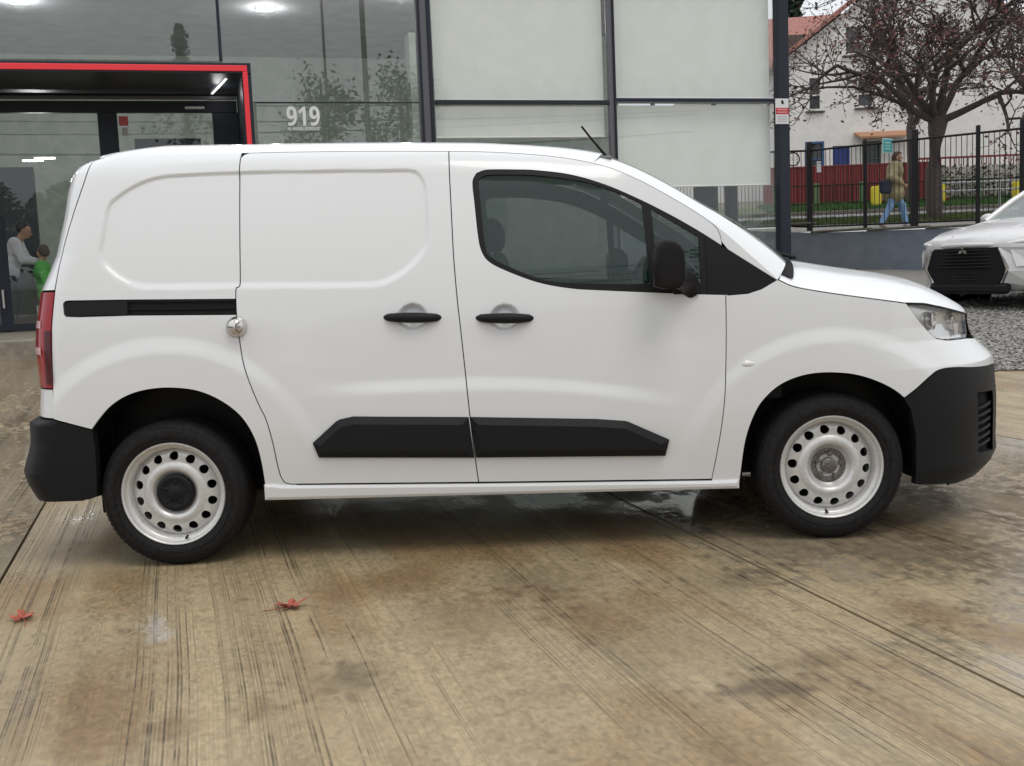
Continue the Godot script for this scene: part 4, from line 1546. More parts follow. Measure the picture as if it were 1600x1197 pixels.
	pane.call(6.51, 9.53, 0.10, 3.305, 1)
	pane.call(9.65, 12.71, 3.42, 5.69, 1)
	pane.call(9.65, 12.71, 0.10, 3.33, 1)
	# glazed end wall round the corner
	var q := mb()
	q.box(Vector3(12.80, 2.8, -4.2), Vector3(0.012, 5.6, 8.1), 0.0)
	part("end_pane", q, M.pane, s)
	bar.call("end_mullion", Vector3(12.80, 2.8, -2.6), Vector3(0.08, 5.6, 0.08), M.frame, s)
	bar.call("end_mullion", Vector3(12.80, 2.8, -5.6), Vector3(0.08, 5.6, 0.08), M.frame, s)
	# roller blinds behind the right-hand panes
	for e in [[6.56, 9.50, 3.40, 5.6], [6.56, 9.50, 2.80, 3.30], [9.70, 12.66, 3.45, 5.6], [9.70, 12.66, 1.93, 3.32]]:
		var b := mb()
		var cols := 20
		for k in cols:
			var x0 := lerpf(e[0], e[1], float(k) / cols)
			var x1 := lerpf(e[0], e[1], float(k + 1) / cols)
			var z0 := -0.16 + 0.006 * sin(k * 1.7) + 0.004 * sin(k * 0.6)
			var z1 := -0.16 + 0.006 * sin((k + 1) * 1.7) + 0.004 * sin((k + 1) * 0.6)
			b.quad(Vector3(x0, e[2], z0), Vector3(x1, e[2], z1), Vector3(x1, e[3], z1), Vector3(x0, e[3], z0), Vector3((z0 - z1) / (x1 - x0), 0, 1).normalized())
			b.quad(Vector3(x0, e[2], z0 - 0.003), Vector3(x1, e[2], z1 - 0.003), Vector3(x1, e[3], z1 - 0.003), Vector3(x0, e[3], z0 - 0.003), Vector3(0, 0, -1))
		var bl := part("roller_blind", b, M.blind, s)
		var hb := mb()
		hb.tube([Vector3(e[0], e[2], -0.16), Vector3(e[1], e[2], -0.16)], 0.014, 8)
		part("hem_bar", hb, M.white_print, bl)
	# entrance portal: deep black frame with a red edge, 1.8 m proud of the glass
	var po := Node3D.new()
	po.name = "portal"
	s.add_child(po, true)
	bar.call("portal_head", Vector3(-1.0, 3.52, 0.92), Vector3(9.08, 0.14, 1.80), M.frame, po)
	bar.call("portal_leg", Vector3(3.475, 1.72, 0.92), Vector3(0.13, 3.44, 1.80), M.frame, po)
	bar.call("portal_leg", Vector3(-5.475, 1.72, 0.92), Vector3(0.13, 3.44, 1.80), M.frame, po)
	bar.call("red_strip", Vector3(-1.0, 3.518, 1.828), Vector3(8.98, 0.080, 0.016), M.red_trim, po)
	bar.call("red_strip", Vector3(3.46, 1.72, 1.828), Vector3(0.066, 3.512, 0.016), M.red_trim, po)
	bar.call("red_strip", Vector3(-5.46, 1.72, 1.828), Vector3(0.066, 3.512, 0.016), M.red_trim, po)
	var fz := mb()
	fz.box(Vector3(-1.0, 3.68, -0.02), Vector3(9.3, 0.50, 0.06), 0.004)
	part("portal_fascia", fz, M.frame, po)
	# doors at the back of the portal
	bar.call("door_track", Vector3(-1.1, 3.385, 0.12), Vector3(9.0, 0.05, 0.06), M.frame_grey, po)
	bar.call("door_head", Vector3(-1.1, 3.265, 0.0), Vector3(9.0, 0.17, 0.10), M.frame, po)
	bar.call("door_post", Vector3(1.515, 1.59, 0.0), Vector3(0.27, 3.18, 0.08), M.frame, po)
	bar.call("door_post", Vector3(-1.55, 1.59, 0.0), Vector3(0.27, 3.18, 0.08), M.frame, po)
	bar.call("door_post", Vector3(-4.6, 1.59, 0.0), Vector3(0.27, 3.18, 0.08), M.frame, po)
	bar.call("door_post", Vector3(3.22, 1.59, 0.0), Vector3(0.38, 3.18, 0.08), M.frame, po)
	bar.call("door_post", Vector3(-0.10, 0.85, -0.01), Vector3(0.16, 1.70, 0.05), M.frame, po)
	for e in [[-4.46, -1.69], [-1.41, 1.37], [1.66, 3.02]]:
		var d := mb()
		d.box(Vector3((e[0] + e[1]) * 0.5, 1.64, -0.005), Vector3(e[1] - e[0], 3.06, 0.010), 0.0)
		part("door_pane", d, M.pane, po)
		bar.call("door_bottom_rail", Vector3((e[0] + e[1]) * 0.5, 0.06, 0.0), Vector3(e[1] - e[0], 0.10, 0.06), M.frame, po)
	var dh := mb()
	dh.tube([Vector3(-0.12, 0.35, 0.06), Vector3(-0.12, 0.62, 0.06)], 0.02, 8)
	part("door_pull", dh, M.chrome, po)
	# small door closer on the door head
	var dc := mb()
	dc.box(Vector3(2.78, 3.245, 0.075), Vector3(0.30, 0.05, 0.05), 0.01)
	part("door_closer", dc, M.chrome, po)
	# dark transom panel behind the right door
	var dp := mb()
	dp.box(Vector3(2.35, 2.62, -0.6), Vector3(1.0, 0.5, 0.05), 0.01)
	part("dark_banner", dp, M.frame, s)
	# strip lamp under the portal's head
	lamp_bar(po, Vector3(3.13, 3.435, 0.83), Vector3(0.035, 0.016, 1.30), 0.9, 0.13, 0.04)
	# ceiling lamps inside
	for e in [[3.38, -1.15], [6.5, -2.2], [0.0, -3.5], [4.2, -3.6], [-2.8, -1.6], [8.4, -3.4]]:
		lamp_bar(s, Vector3(e[0], 5.585, e[1]), Vector3(0.32, 0.02, 0.32), 2.2)
	# low lamps hung further in, seen through the door
	for e in [[-0.10, -4.4], [0.15, -4.0]]:
		lamp_bar(s, Vector3(e[0], 2.95, e[1]), Vector3(0.36, 0.03, 0.06), 1.2)
	# house number and street name stuck on the glass
	lettering(s, "919", Vector3(4.405, 3.13, 0.0), 0.30, 0.51, true)
	lettering(s, "AV. MANUEL RODRIGUEZ", Vector3(4.405, 2.935, 0.0), 0.052, 0.49, true)
	# small red notice on the right-hand door pane
	var nt := mb()
	nt.box(Vector3(1.74, 3.06, 0.006), Vector3(0.13, 0.14, 0.004), 0.0)
	part("door_sticker", nt, mat(0.55, 0.12, 0.12, 0.6), s)
	nt = mb()
	nt.box(Vector3(1.75, 2.90, 0.006), Vector3(0.08, 0.12, 0.004), 0.0)
	part("door_sticker", nt, mat(0.40, 0.42, 0.40, 0.6), s)
	# notice plate on the corner post
	var bs := Basis(Vector3.UP, deg_to_rad(16.0))
	var sg := thing("notice_plate", "small white notice plate with a red band on the showroom's dark corner post", "sign", at + bs * Vector3(12.75, 2.96, 0.115), deg_to_rad(16.0))
	var pl := mb()
	pl.box(Vector3(0, 0.22, 0), Vector3(0.26, 0.44, 0.012), 0.002)
	part("plate", pl, mat(0.72, 0.72, 0.73, 0.5), sg)
	pl = mb()
	pl.box(Vector3(0, 0.225, 0.008), Vector3(0.252, 0.11, 0.004), 0.0)
	part("red_band", pl, M.sign_red, sg)
	pl = mb()
	pl.ball(Vector3(0.005, 0.385, 0.008), Vector3(0.024, 0.030, 0.003), 12, 6)
	pl.box(Vector3(0.012, 0.36, 0.008), Vector3(0.05, 0.024, 0.004), 0.0)
	part("emblem", pl, M.dark, sg)
	for k in 2:
		pl = mb()
		pl.box(Vector3(0, 0.250 - 0.045 * k, 0.011), Vector3(0.20, 0.014, 0.002), 0.0)
		part("print_line", pl, mat(0.70, 0.45, 0.47, 0.6), sg)
	for k in 4:
		pl = mb()
		pl.box(Vector3(0, 0.130 - 0.028 * k, 0.007), Vector3(0.20, 0.010, 0.002), 0.0)
		part("print_line", pl, mat(0.42, 0.38, 0.40, 0.6), sg)

func lamp_bar(parent: Node3D, c: Vector3, sz: Vector3, energy: float, turn := 0.0, share := 0.45):
	var q := mb()
	q.box(c, sz, 0.003, Basis(Vector3.UP, turn))
	var m := mat(0.9, 0.9, 0.9, 0.5)
	m.emission_enabled = true
	m.emission = Color(1.0, 1.0, 0.98)
	m.emission_energy_multiplier = energy
	part("ceiling_lamp" if parent.name != "portal" else "strip_lamp", q, m, parent)
	var o := OmniLight3D.new()
	o.name = "lamp_light"
	o.position = c + Vector3(0, -0.10, 0)
	o.light_energy = energy * share
	o.light_size = 0.08
	o.omni_range = 14.0
	o.omni_attenuation = 2.0
	o.shadow_enabled = true
	parent.add_child(o, true)

func lettering(parent: Node3D, text: String, c: Vector3, h: float, w: float, bold: bool):
	var f := SystemFont.new()
	f.font_names = PackedStringArray(["Droid Sans"])
	f.font_weight = 800 if bold else 400
	var t := TextMesh.new()
	t.text = text
	t.font = f
	t.font_size = 64
	t.pixel_size = 0.01
	t.depth = 0.01
	var box := t.get_aabb()
	var o := MeshInstance3D.new()
	o.name = "street_number" if text.length() < 5 else "street_name"
	o.mesh = t
	o.material_override = M.white_print
	o.scale = Vector3(w / box.size.x, h / box.size.y, 0.4)
	o.position = c - Vector3(box.get_center().x * o.scale.x, box.get_center().y * o.scale.y, 0) + Vector3(0, 0, 0.004)
	parent.add_child(o, true)

# ------------------------------------------------------------------ the street above the yard, on the right
const RISE := [[-60.0, 4.6], [-42.0, 3.2], [-37.0, 2.78], [-35.0, 2.46], [-28.0, 2.03], [-27.0, 1.89], [-25.0, 1.69], [-22.0, 1.62], [-18.0, 1.52], [-10.0, 1.45]]
func rise(z: float) -> float:
	return table(RISE, z)
const WALL := [[-2.0, -31.0], [3.6, -28.4], [6.81, -24.5], [7.70, -23.4], [8.55, -22.35], [9.28, -21.47], [9.83, -20.8], [11.6, -18.7], [13.6, -16.3], [16.0, -13.4]]

# sheet between two depths, from the wall line outwards
func strip(z0: float, z1: float, off: float, x1 := 60.0, clip := true) -> MB:
	var m := mb()
	var n := maxi(1, int((z0 - z1) / 0.7))
	for k in n:
		var a := lerpf(z0, z1, float(k) / n)
		var b := lerpf(z0, z1, float(k + 1) / n)
		var xa := wall_x(a) if clip else -40.0
		var xb := wall_x(b) if clip else -40.0
		m.quad(Vector3(xa, rise(a) + off, a), Vector3(x1, rise(a) + off, a), Vector3(x1, rise(b) + off, b), Vector3(xb, rise(b) + off, b), Vector3.UP)
	return m

func wall_x(z: float) -> float:
	for i in WALL.size() - 1:
		if z >= WALL[i][1] and z <= WALL[i + 1][1]:
			return lerpf(WALL[i][0], WALL[i + 1][0], (z - WALL[i][1]) / (WALL[i + 1][1] - WALL[i][1])) + 0.05
	return -40.0 if z < -28 else 16.0

func make_street():
	# retaining wall between yard and street, following the fence line
	var wall := thing("retaining_wall", "long grey-blue rendered retaining wall below the black street fence", "wall")
	for i in WALL.size() - 1:
		var a := Vector3(WALL[i][0], 0, WALL[i][1])
		var b := Vector3(WALL[i + 1][0], 0, WALL[i + 1][1])
		var nn := (b - a).cross(Vector3.UP).normalized()
		if nn.z < 0:
			nn = -nn
		var m := mb()
		var at := rise(a.z) - 0.02
		var bt := rise(b.z) - 0.02
		var y0 := -0.4
		m.quad(Vector3(a.x, y0, a.z), Vector3(b.x, y0, b.z), Vector3(b.x, bt, b.z), Vector3(a.x, at, a.z), nn)
		var k := -nn * 0.25
		m.quad(Vector3(a.x, at, a.z), Vector3(b.x, bt, b.z), Vector3(b.x, bt, b.z) + k, Vector3(a.x, at, a.z) + k, Vector3.UP)
		part("wall_panel", m, M.wall_blue, wall)
		var c := mb()
		var d := (b - a).normalized()
		c.box((a + b) * 0.5 + Vector3(0, (at + bt) * 0.5 + 0.035, 0) - nn * 0.10, Vector3((b - a).length() - 0.012, 0.05, 0.28), 0.012, Basis(d, Vector3.UP, d.cross(Vector3.UP)))
		part("coping", c, M.coping, wall)
	# sheets of the street
	structure("pavement", strip(-10.0, -26.6, 0.0), noisy(0.20, 0.19, 0.17, 0.28, 0.27, 0.25, 1.2, 0.85, 51, 0.0, 4, true))
	structure("verge_soil", strip(-26.6, -28.0, 0.02), noisy(0.06, 0.075, 0.03, 0.11, 0.12, 0.05, 0.6, 0.95, 52, 0.0, 4, true))
	structure("road", strip(-28.0, -35.0, -0.06), noisy(0.16, 0.155, 0.16, 0.24, 0.235, 0.24, 1.5, 0.7, 53, 0.0, 4, true))
	var kb := mb()
	for z in [-28.0, -35.0]:
		kb.box(Vector3(20.0, rise(z) - 0.01, z), Vector3(80.0, 0.16, 0.16), 0.02)
		structure("kerb", kb, M.coping)
		kb = mb()
	structure("verge_bank", strip(-35.08, -37.2, 0.03), noisy(0.05, 0.08, 0.025, 0.09, 0.12, 0.04, 0.8, 0.95, 54, 0.0, 4, true))
	structure("far_ground", strip(-37.2, -60.0, 0.0), noisy(0.12, 0.11, 0.08, 0.20, 0.18, 0.14, 2.0, 0.95, 55, 0.0, 4, true))
	# grass
	var blade := mb()
	for k in 7:
		var a := TAU * k / 7.0
		var r := 0.5 * Vector3(cos(a), 0, sin(a))
		var sd := Vector3(-sin(a), 0, cos(a)) * 0.10
		blade.flat(r * 0.5 - sd, r * 0.5 + sd, r * 1.5 + Vector3(0, 1, 0), Vector3(cos(a), 0.6, sin(a)))
	var gm := StandardMaterial3D.new()
	gm.vertex_color_use_as_albedo = true
	gm.roughness = 0.8
	gm.backlight_enabled = true
	gm.backlight = Color(0.2, 0.25, 0.1)
	var spots := []
	for k in 5200:
		var z := rng.randf_range(-26.65, -28.0)
		var x := rng.randf_range(6.0, 19.0)
		spots.append(Vector3(x, rise(z) + 0.02, z))
	scatter("grass", blade.mesh(), gm, spots, 0.05, 0.10, [Color(0.07, 0.13, 0.025), Color(0.12, 0.17, 0.05), Color(0.13, 0.13, 0.06)], "mown grass verge round the street tree", "grass", 0.25)
	spots = []
	for k in 4200:
		var z := rng.randf_range(-35.2, -37.1)
		var x := rng.randf_range(8.5, 24.0)
		spots.append(Vector3(x, rise(z) + 0.03, z))
	scatter("grass", blade.mesh(), gm, spots, 0.08, 0.15, [Color(0.05, 0.13, 0.03), Color(0.08, 0.15, 0.04)], "green grass bank across the road below the low railing", "grass", 0.25)
	make_fence()
	make_far_side()
	make_house()
	street_tree(Vector3(10.55, 1.90, -27.0), 42, "street_tree", "broad street tree with dark trunk and sparse purple-brown leaves on the grass verge", true)
	street_tree(Vector3(13.3, 2.55, -36.0), 43, "bare_tree", "slim bare tree with a pale straight trunk across the road", false)
	street_tree(Vector3(17.5, 2.7, -36.4), 44, "leafy_tree", "twiggy brown tree behind the silver car at the picture's edge", false)

func bars(a: Vector3, b: Vector3, gap: float, y0: float, y1: float, r: float) -> MB:
	var m := mb()
	var n := int(a.distance_to(b) / gap)
	for k in range(1, n):
		var p := a.lerp(b, float(k) / n)
		m.box(p + Vector3(0, (y0 + y1) * 0.5, 0), Vector3(r, y1 - y0, r), 0.0)
	return m

func make_fence():
	var f := thing("street_fence", "tall black metal bar fence on top of the retaining wall", "fence")
	# posts along the wall: [x, z, thickness, height]
	var posts := [[3.6, -28.4, 0.07, 1.95], [6.81, -24.5, 0.11, 1.95], [7.70, -23.42, 0.07, 1.88], [8.42, -22.53, 0.13, 1.97], [9.28, -21.49, 0.07, 1.92], [9.83, -20.83, 0.07, 1.94], [11.6, -18.73, 0.07, 1.95], [13.6, -16.33, 0.07, 1.95]]
	for i in posts.size():
		var p = posts[i]
		var y := rise(p[1])
		var m := mb()
		m.box(Vector3(p[0], y + p[3] * 0.5 + 0.03, p[1] - 0.08), Vector3(p[2], p[3], p[2]), 0.008)
		part("fence_post", m, M.fence, f)
		if i > 0:
			var q = posts[i - 1]
			var a := Vector3(q[0], rise(q[1]), q[1] - 0.08)
			var b := Vector3(p[0], y, p[1] - 0.08)
			var d := (b - a).normalized()
			for e in [[0.12, 0.04], [1.80, 0.045]]:
				var r := mb()
				r.tube([a + Vector3(0, e[0], 0) + d * 0.03, b + Vector3(0, e[0], 0) - d * 0.03], e[1] * 0.5, 4)
				part("fence_rail", r, M.fence, f)
			part("fence_bars", bars(a, b, 0.105, 0.10, 1.82, 0.012), M.fence, f).set_meta("kind", "stuff")
	# teal sign and white notice on the fence
	var sg := thing("teal_sign", "small teal sign with a pale border fixed near the top of the black fence", "sign", Vector3(7.985, 3.20, -22.93), deg_to_rad(35))
	var m := mb()
	m.box(Vector3(0, 0.16, 0.0), Vector3(0.34, 0.30, 0.012), 0.002)
	part("sign_border", m, mat(0.45, 0.62, 0.62, 0.5), sg)
	m = mb()
	m.box(Vector3(0, 0.16, 0.008), Vector3(0.30, 0.26, 0.004), 0.0)
	part("sign_face", m, mat(0.05, 0.33, 0.34, 0.5), sg)
	for k in 3:
		m = mb()
		m.box(Vector3(0, 0.22 - 0.06 * k, 0.012), Vector3(0.20 - 0.04 * (k % 2), 0.022, 0.002), 0.0)
		part("print_line", m, mat(0.40, 0.58, 0.58, 0.5), sg)
	var nt := thing("white_notice", "small white notice hanging on the thick left fence post", "sign", Vector3(6.98, 2.98, -24.38), deg_to_rad(20))
	m = mb()
	m.box(Vector3(0, 0.12, 0), Vector3(0.13, 0.24, 0.012), 0.002)
	part("plate", m, mat(0.62, 0.62, 0.66, 0.6), nt)
	m = mb()
	m.box(Vector3(0, 0.20, 0.008), Vector3(0.10, 0.03, 0.004), 0.0)
	part("print_line", m, mat(0.35, 0.35, 0.4, 0.6), nt)

func make_far_side():
	# low railing along the verge across the road
	var f := thing("low_railing", "low dark railing with green posts on the verge across the road", "railing")
	var y := func(x: float) -> float: return rise(-36.5) + 0.02
	for x in [9.0, 10.35, 11.85, 13.2, 14.6, 15.75, 17.2, 18.6]:
		var m := mb()
		m.box(Vector3(x, y.call(x) + 0.38, -36.5), Vector3(0.16, 0.80, 0.10), 0.01)
		part("railing_post", m, mat(0.09, 0.17, 0.07, 0.7), f)
	for e in [0.10, 0.70]:
		var r := mb()
		r.box(Vector3(14.0, y.call(0) + e, -36.44), Vector3(10.4, 0.04, 0.03), 0.004)
		part("railing_rail", r, M.fence, f)
	part("railing_bars", bars(Vector3(8.8, y.call(0), -36.46), Vector3(19.2, y.call(0), -36.46), 0.13, 0.06, 0.72, 0.022), M.fence, f).set_meta("kind", "stuff")
	# pale pipe rail further right
	var g := thing("pipe_rail", "pale grey two-bar pipe rail right of the street tree", "railing", Vector3(13.2, rise(-33.9), -34.0))
	for e in [0.55, 0.80]:
		var r := mb()
		r.tube([Vector3(0, e, 0), Vector3(6.5, e, 0)], 0.028, 8)
		part("pipe", r, M.pipe, g)
	for k in 4:
		var r := mb()
		r.tube([Vector3(0.1 + k * 2.0, -0.03, 0), Vector3(0.1 + k * 2.0, 0.80, 0)], 0.03, 8)
		part("upright", r, M.pipe, g)
	# yellow marker posts
	var who := ["behind the walking person", "between the tree trunk and the silver car", "above the silver car's windscreen"]
	var xs := [12.12, 14.22, 16.75]
	for k in 3:
		var t := thing("marker_post", "stubby yellow marker post with dark side lamps " + who[k], "bollard", Vector3(xs[k], rise(-35.9) + 0.02, -35.9), 0.0, "yellow marker posts along the far verge")
		var m := mb()
		var pr := pv([[-0.14, 0.0], [0.14, 0.0], [0.14, 0.60], [0.09, 0.68], [-0.09, 0.68], [-0.14, 0.60]])
		m.prism(pr, -0.11, 0.11)
		part("body", m, mat(0.62, 0.52, 0.03, 0.5), t)
		for e in [0.20, 0.46]:
			var b := mb()
			b.ball(Vector3(0.19, e, 0.03), Vector3(0.10, 0.09, 0.06), 10, 8)
			part("side_lamp", b, mat(0.10, 0.03, 0.02, 0.4), t)
	# red board fence
	var rf := thing("red_fence", "dark red ribbed metal fence in front of the white house", "fence", Vector3(9.0, rise(-38.0), -38.0))
	for k in 5:
		var m := mb()
		var x0 := k * 1.16
		var n := 13
		for j in n:
			var xa := x0 + 1.14 * j / n
			var w := 1.14 / n
			var pts := [[xa, 0.0], [xa + w * 0.35, 0.0], [xa + w * 0.5, 0.035], [xa + w * 0.85, 0.035], [xa + w, 0.0]]
			for i in 4:
				var a := Vector3(pts[i][0], 0.0, pts[i][1])
				var b := Vector3(pts[i + 1][0], 0.0, pts[i + 1][1])
				var h := Vector3(0, 1.28, 0)
				m.flat(a, b, b + h, Vector3(0, 0, 1))
				m.flat(a, b + h, a + h, Vector3(0, 0, 1))
		part("ribbed_sheet", m, M.red_sheet, rf)
		m = mb()
		m.box(Vector3(x0, 0.66, -0.05), Vector3(0.07, 1.34, 0.07), 0.005)
		part("fence_post", m, M.red_sheet, rf)
	var rr := mb()
	rr.box(Vector3(2.9, 1.30, 0.0), Vector3(5.8, 0.05, 0.08), 0.006)
	part("top_rail", rr, M.red_sheet, rf)
	# pale wall with a red rail beyond the tree
	var pw := thing("cream_wall", "cream garden wall with a dark red rail right of the street tree", "wall", Vector3(15.0, rise(-39.0), -39.0))
	var m2 := mb()
	m2.box(Vector3(4.0, 0.55, 0), Vector3(9.0, 1.1, 0.2), 0.02)
	part("wall_body", m2, noisy(0.42, 0.40, 0.35, 0.52, 0.50, 0.45, 1.0, 0.9, 61), pw)
	m2 = mb()
	m2.box(Vector3(4.0, 1.42, 0), Vector3(9.0, 0.07, 0.07), 0.01)
	part("red_rail", m2, M.red_sheet, pw)
	part("rail_bars", bars(Vector3(-0.5, 0, 0), Vector3(8.5, 0, 0), 0.16, 1.08, 1.42, 0.03), M.red_sheet, pw).set_meta("kind", "stuff")
	# clipped hedge
	var hg := thing("garden_hedge", "dark olive hedge behind the pale pipe rail", "hedge", Vector3(16.4, rise(-38.2), -38.2))
	part("hedge_leaves", leaf_cloud(900, func() -> Vector3: return Vector3(rng.randf_range(-1.5, 2.8), rng.randf_range(0.05, 1.15), rng.randf_range(-0.35, 0.35)), 0.10, 0.16, [Color(0.05, 0.065, 0.03), Color(0.075, 0.07, 0.04)]), M.leaf, hg)
	# bicycle wheel above the fence
	var bw := thing("bicycle_wheel", "small dark bicycle wheel showing above the red fence beside the corner post", "wheel", Vector3(9.95, 4.22, -37.9))
	var t := mb()
	var ring := []
	for k in 25:
		ring.append(Vector3(cos(TAU * k / 24) * 0.22, 0.22 + sin(TAU * k / 24) * 0.22, 0))
	t.tube(ring, 0.022, 8, false)
	part("tyre", t, M.rubber, bw)
	t = mb()
	for k in 8:
		t.tube([Vector3(0, 0.22, 0), Vector3(cos(PI * k / 4) * 0.21, 0.22 + sin(PI * k / 4) * 0.21, 0)], 0.004, 4)
	part("spokes", t, M.pipe, bw).set_meta("kind", "stuff")

func leaf_cloud(count: int, where: Callable, s0: float, s1: float, cols: Array) -> MB:
	var m := mb()
	m.use_col = true
	for k in count:
		var c: Vector3 = where.call()
		var b := Basis.from_euler(Vector3(rng.randf() * TAU, rng.randf() * TAU, rng.randf() * TAU))
		var s := rng.randf_range(s0, s1)
		m.tint = cols[rng.randi() % cols.size()] * rng.randf_range(0.7, 1.3)
		var n := b * Vector3(0, 0, 1)
		var p0 := c + b * Vector3(-s * 0.5, 0, 0)
		var p1 := c + b * Vector3(0, s * 0.32, s * 0.10)
		var p2 := c + b * Vector3(s * 0.55, 0, 0)
		var p3 := c + b * Vector3(0, -s * 0.32, s * 0.10)
		m.tri(p0, p1, p2, n, n, n)
		m.tri(p0, p2, p3, n, n, n)
	return m

func make_house():
	var h := thing("white_house", "two-storey white house with blue window and door behind the red fence", "house", Vector3(10.3, rise(-42.0), -42.0))
	var y0 := rise(-42.0)
	var X := func(x: float) -> float: return x - 10.3
	var Y := func(y: float) -> float: return y - y0
	# gable front with openings
	var gable := pv([[0.0, -0.4], [9.5, -0.4], [9.5, 6.0], [5.6, 9.0], [0.3, 5.2], [0.0, 4.8]])
	var opens := [[11.49, 12.22, 4.20, 5.42], [12.54, 13.20, 3.2, 5.22], [13.66, 14.38, 4.15, 5.34], [11.60, 12.16, 6.55, 7.85], [13.0, 13.74, 8.55, 9.68], [13.45, 14.15, 6.60, 7.75]]
	var poly := [gable]
	for o in opens:
		var r := pv([[X.call(o[0]), Y.call(o[2])], [X.call(o[1]), Y.call(o[2])], [X.call(o[1]), Y.call(o[3])], [X.call(o[0]), Y.call(o[3])]])
		# cut as slits so that every piece stays one ring
		poly = cut_open(poly, r)
	var w := mb()
	for q in poly:
		w.prism(q, -0.2, 0.0)
	part("front_wall", w, noisy(0.74, 0.73, 0.70, 0.80, 0.79, 0.77, 2.2, 0.9, 71), h)
	for sx in [0.1, 9.4]:
		w = mb()
		w.box(Vector3(sx, 2.4, -4.0), Vector3(0.2, 5.4, 7.6), 0.0)
		part("side_wall", w, M.house_white, h)
	# roof slopes of the front gable
	for e in [[Vector2(-0.4, 4.75), Vector2(5.6, 9.12)], [Vector2(9.9, 5.75), Vector2(5.6, 9.12)]]:
		var a: Vector2 = e[0]
		var b: Vector2 = e[1]
		var d := (b - a).normalized()
		var nn := Vector2(-d.y, d.x)
		if nn.y < 0:
			nn = -nn
		var r := mb()
		r.prism(pv([a, b, b + nn * 0.14, a + nn * 0.14]), 0.35, -8.0)
		part("roof_slope", r, M.roof_red, h)
	# main roof behind, facing the street
	var mr := mb()
	mr.quad(Vector3(-3.5, 4.6, -1.5), Vector3(9.0, 4.6, -1.5), Vector3(9.0, 8.4, -6.5), Vector3(-3.5, 8.0, -6.5), Vector3(0, 0.8, 0.6))
	mr.quad(Vector3(-3.5, 4.45, -1.5), Vector3(9.0, 4.45, -1.5), Vector3(9.0, 4.6, -1.5), Vector3(-3.5, 4.6, -1.5), Vector3(0, 0, 1))
	part("main_roof", mr, M.roof_red, h)
	mr = mb()
	mr.box(Vector3(-1.7, 2.2, -2.2), Vector3(3.4, 4.8, 0.2), 0.0)
	part("wing_wall", mr, M.house_white, h)
	# fittings in the openings
	var names := ["window", "blue_door", "window", "window", "window", "window"]
	var frames := [M.blue, M.blue, M.green_grey, M.house_white, M.house_white, M.house_white]
	for i in opens.size():
		var o = opens[i]
		var cx: float = X.call((o[0] + o[1]) * 0.5)
		var cy: float = Y.call((o[2] + o[3]) * 0.5)
		var sw: float = o[1] - o[0]
		var sh: float = o[3] - o[2]
		if names[i] == "blue_door":
			var d := mb()
			d.box(Vector3(cx, cy, -0.10), Vector3(sw, sh, 0.06), 0.005)
			var dr := part("door", d, M.blue_dark, h)
			d = mb()
			d.box(Vector3(cx, cy + sh * 0.22, -0.065), Vector3(sw * 0.6, sh * 0.3, 0.02), 0.006)
			part("door_panel", d, M.blue_dark, dr)
			continue
		var fr := mb()
		var t := 0.08
		fr.box(Vector3(cx - sw * 0.5 + t * 0.5, cy, -0.05), Vector3(t, sh, 0.12), 0.004)
		fr.box(Vector3(cx + sw * 0.5 - t * 0.5, cy, -0.05), Vector3(t, sh, 0.12), 0.004)
		fr.box(Vector3(cx, cy + sh * 0.5 - t * 0.5, -0.05), Vector3(sw - 2 * t, t, 0.12), 0.004)
		fr.box(Vector3(cx, cy - sh * 0.5 + t * 0.5, -0.05), Vector3(sw - 2 * t, t, 0.12), 0.004)
		fr.box(Vector3(cx, cy - sh * 0.05, -0.05), Vector3(sw - 2 * t, t * 0.6, 0.08), 0.004)
		var wn := part("window", fr, frames[i], h)
		var gp := mb()
		gp.box(Vector3(cx, cy, -0.09), Vector3(sw - 0.1, sh - 0.1, 0.01), 0.0)
		part("pane", gp, M.house_glass, wn)
		var sl := mb()
		sl.box(Vector3(cx, cy - sh * 0.5 - 0.03, 0.04), Vector3(sw + 0.16, 0.06, 0.14), 0.01)
		part("sill", sl, M.coping, wn)
	var bk := mb()
	bk.box(Vector3(4.7, 3.0, -0.6), Vector3(9.0, 6.6, 0.1), 0.0)
	part("room_back", bk, mat(0.10, 0.09, 0.08, 0.9), h)
	# tiled canopy over the lower windows
	var cn := mb()
	cn.prism(pv([[0.0, 0.0], [0.75, -0.22], [0.75, -0.16], [0.0, 0.08]]), 2.75, 4.75, Basis(Vector3(0, 0, 1), Vector3.UP, Vector3(1, 0, 0)), Vector3(0.3, Y.call(5.62), 0.0))
	part("canopy", cn, mat(0.42, 0.22, 0.13, 0.8), h)
	var dp := mb()
	dp.tube([Vector3(0.12, -0.2, 0.06), Vector3(0.12, 4.6, 0.06)], 0.06, 10)
	part("drain_pipe", dp, M.pipe, h)
	# dark conifer behind the house
	var c := thing("dark_conifer", "dark green conifer top showing above the red roof", "tree", Vector3(14.2, 4.2, -54.0))
	var tk := mb()
	tk.tube([Vector3(0, 0, 0), Vector3(0, 10.5, 0)], [0.25, 0.05], 8)
	part("trunk", tk, M.bark, c)
	part("crown", leaf_cloud(5200, func() -> Vector3:
		var y := rng.randf()
		var a := rng.randf() * TAU
		var r := (1.0 - y) * 3.2 * sqrt(rng.randf()) * (0.75 + 0.25 * sin(y * 40.0))
		return Vector3(cos(a) * r, 2.0 + y * 9.0 - r * 0.25, sin(a) * r), 0.16, 0.34, [Color(0.02, 0.045, 0.025), Color(0.03, 0.06, 0.03)]), M.leaf, c)

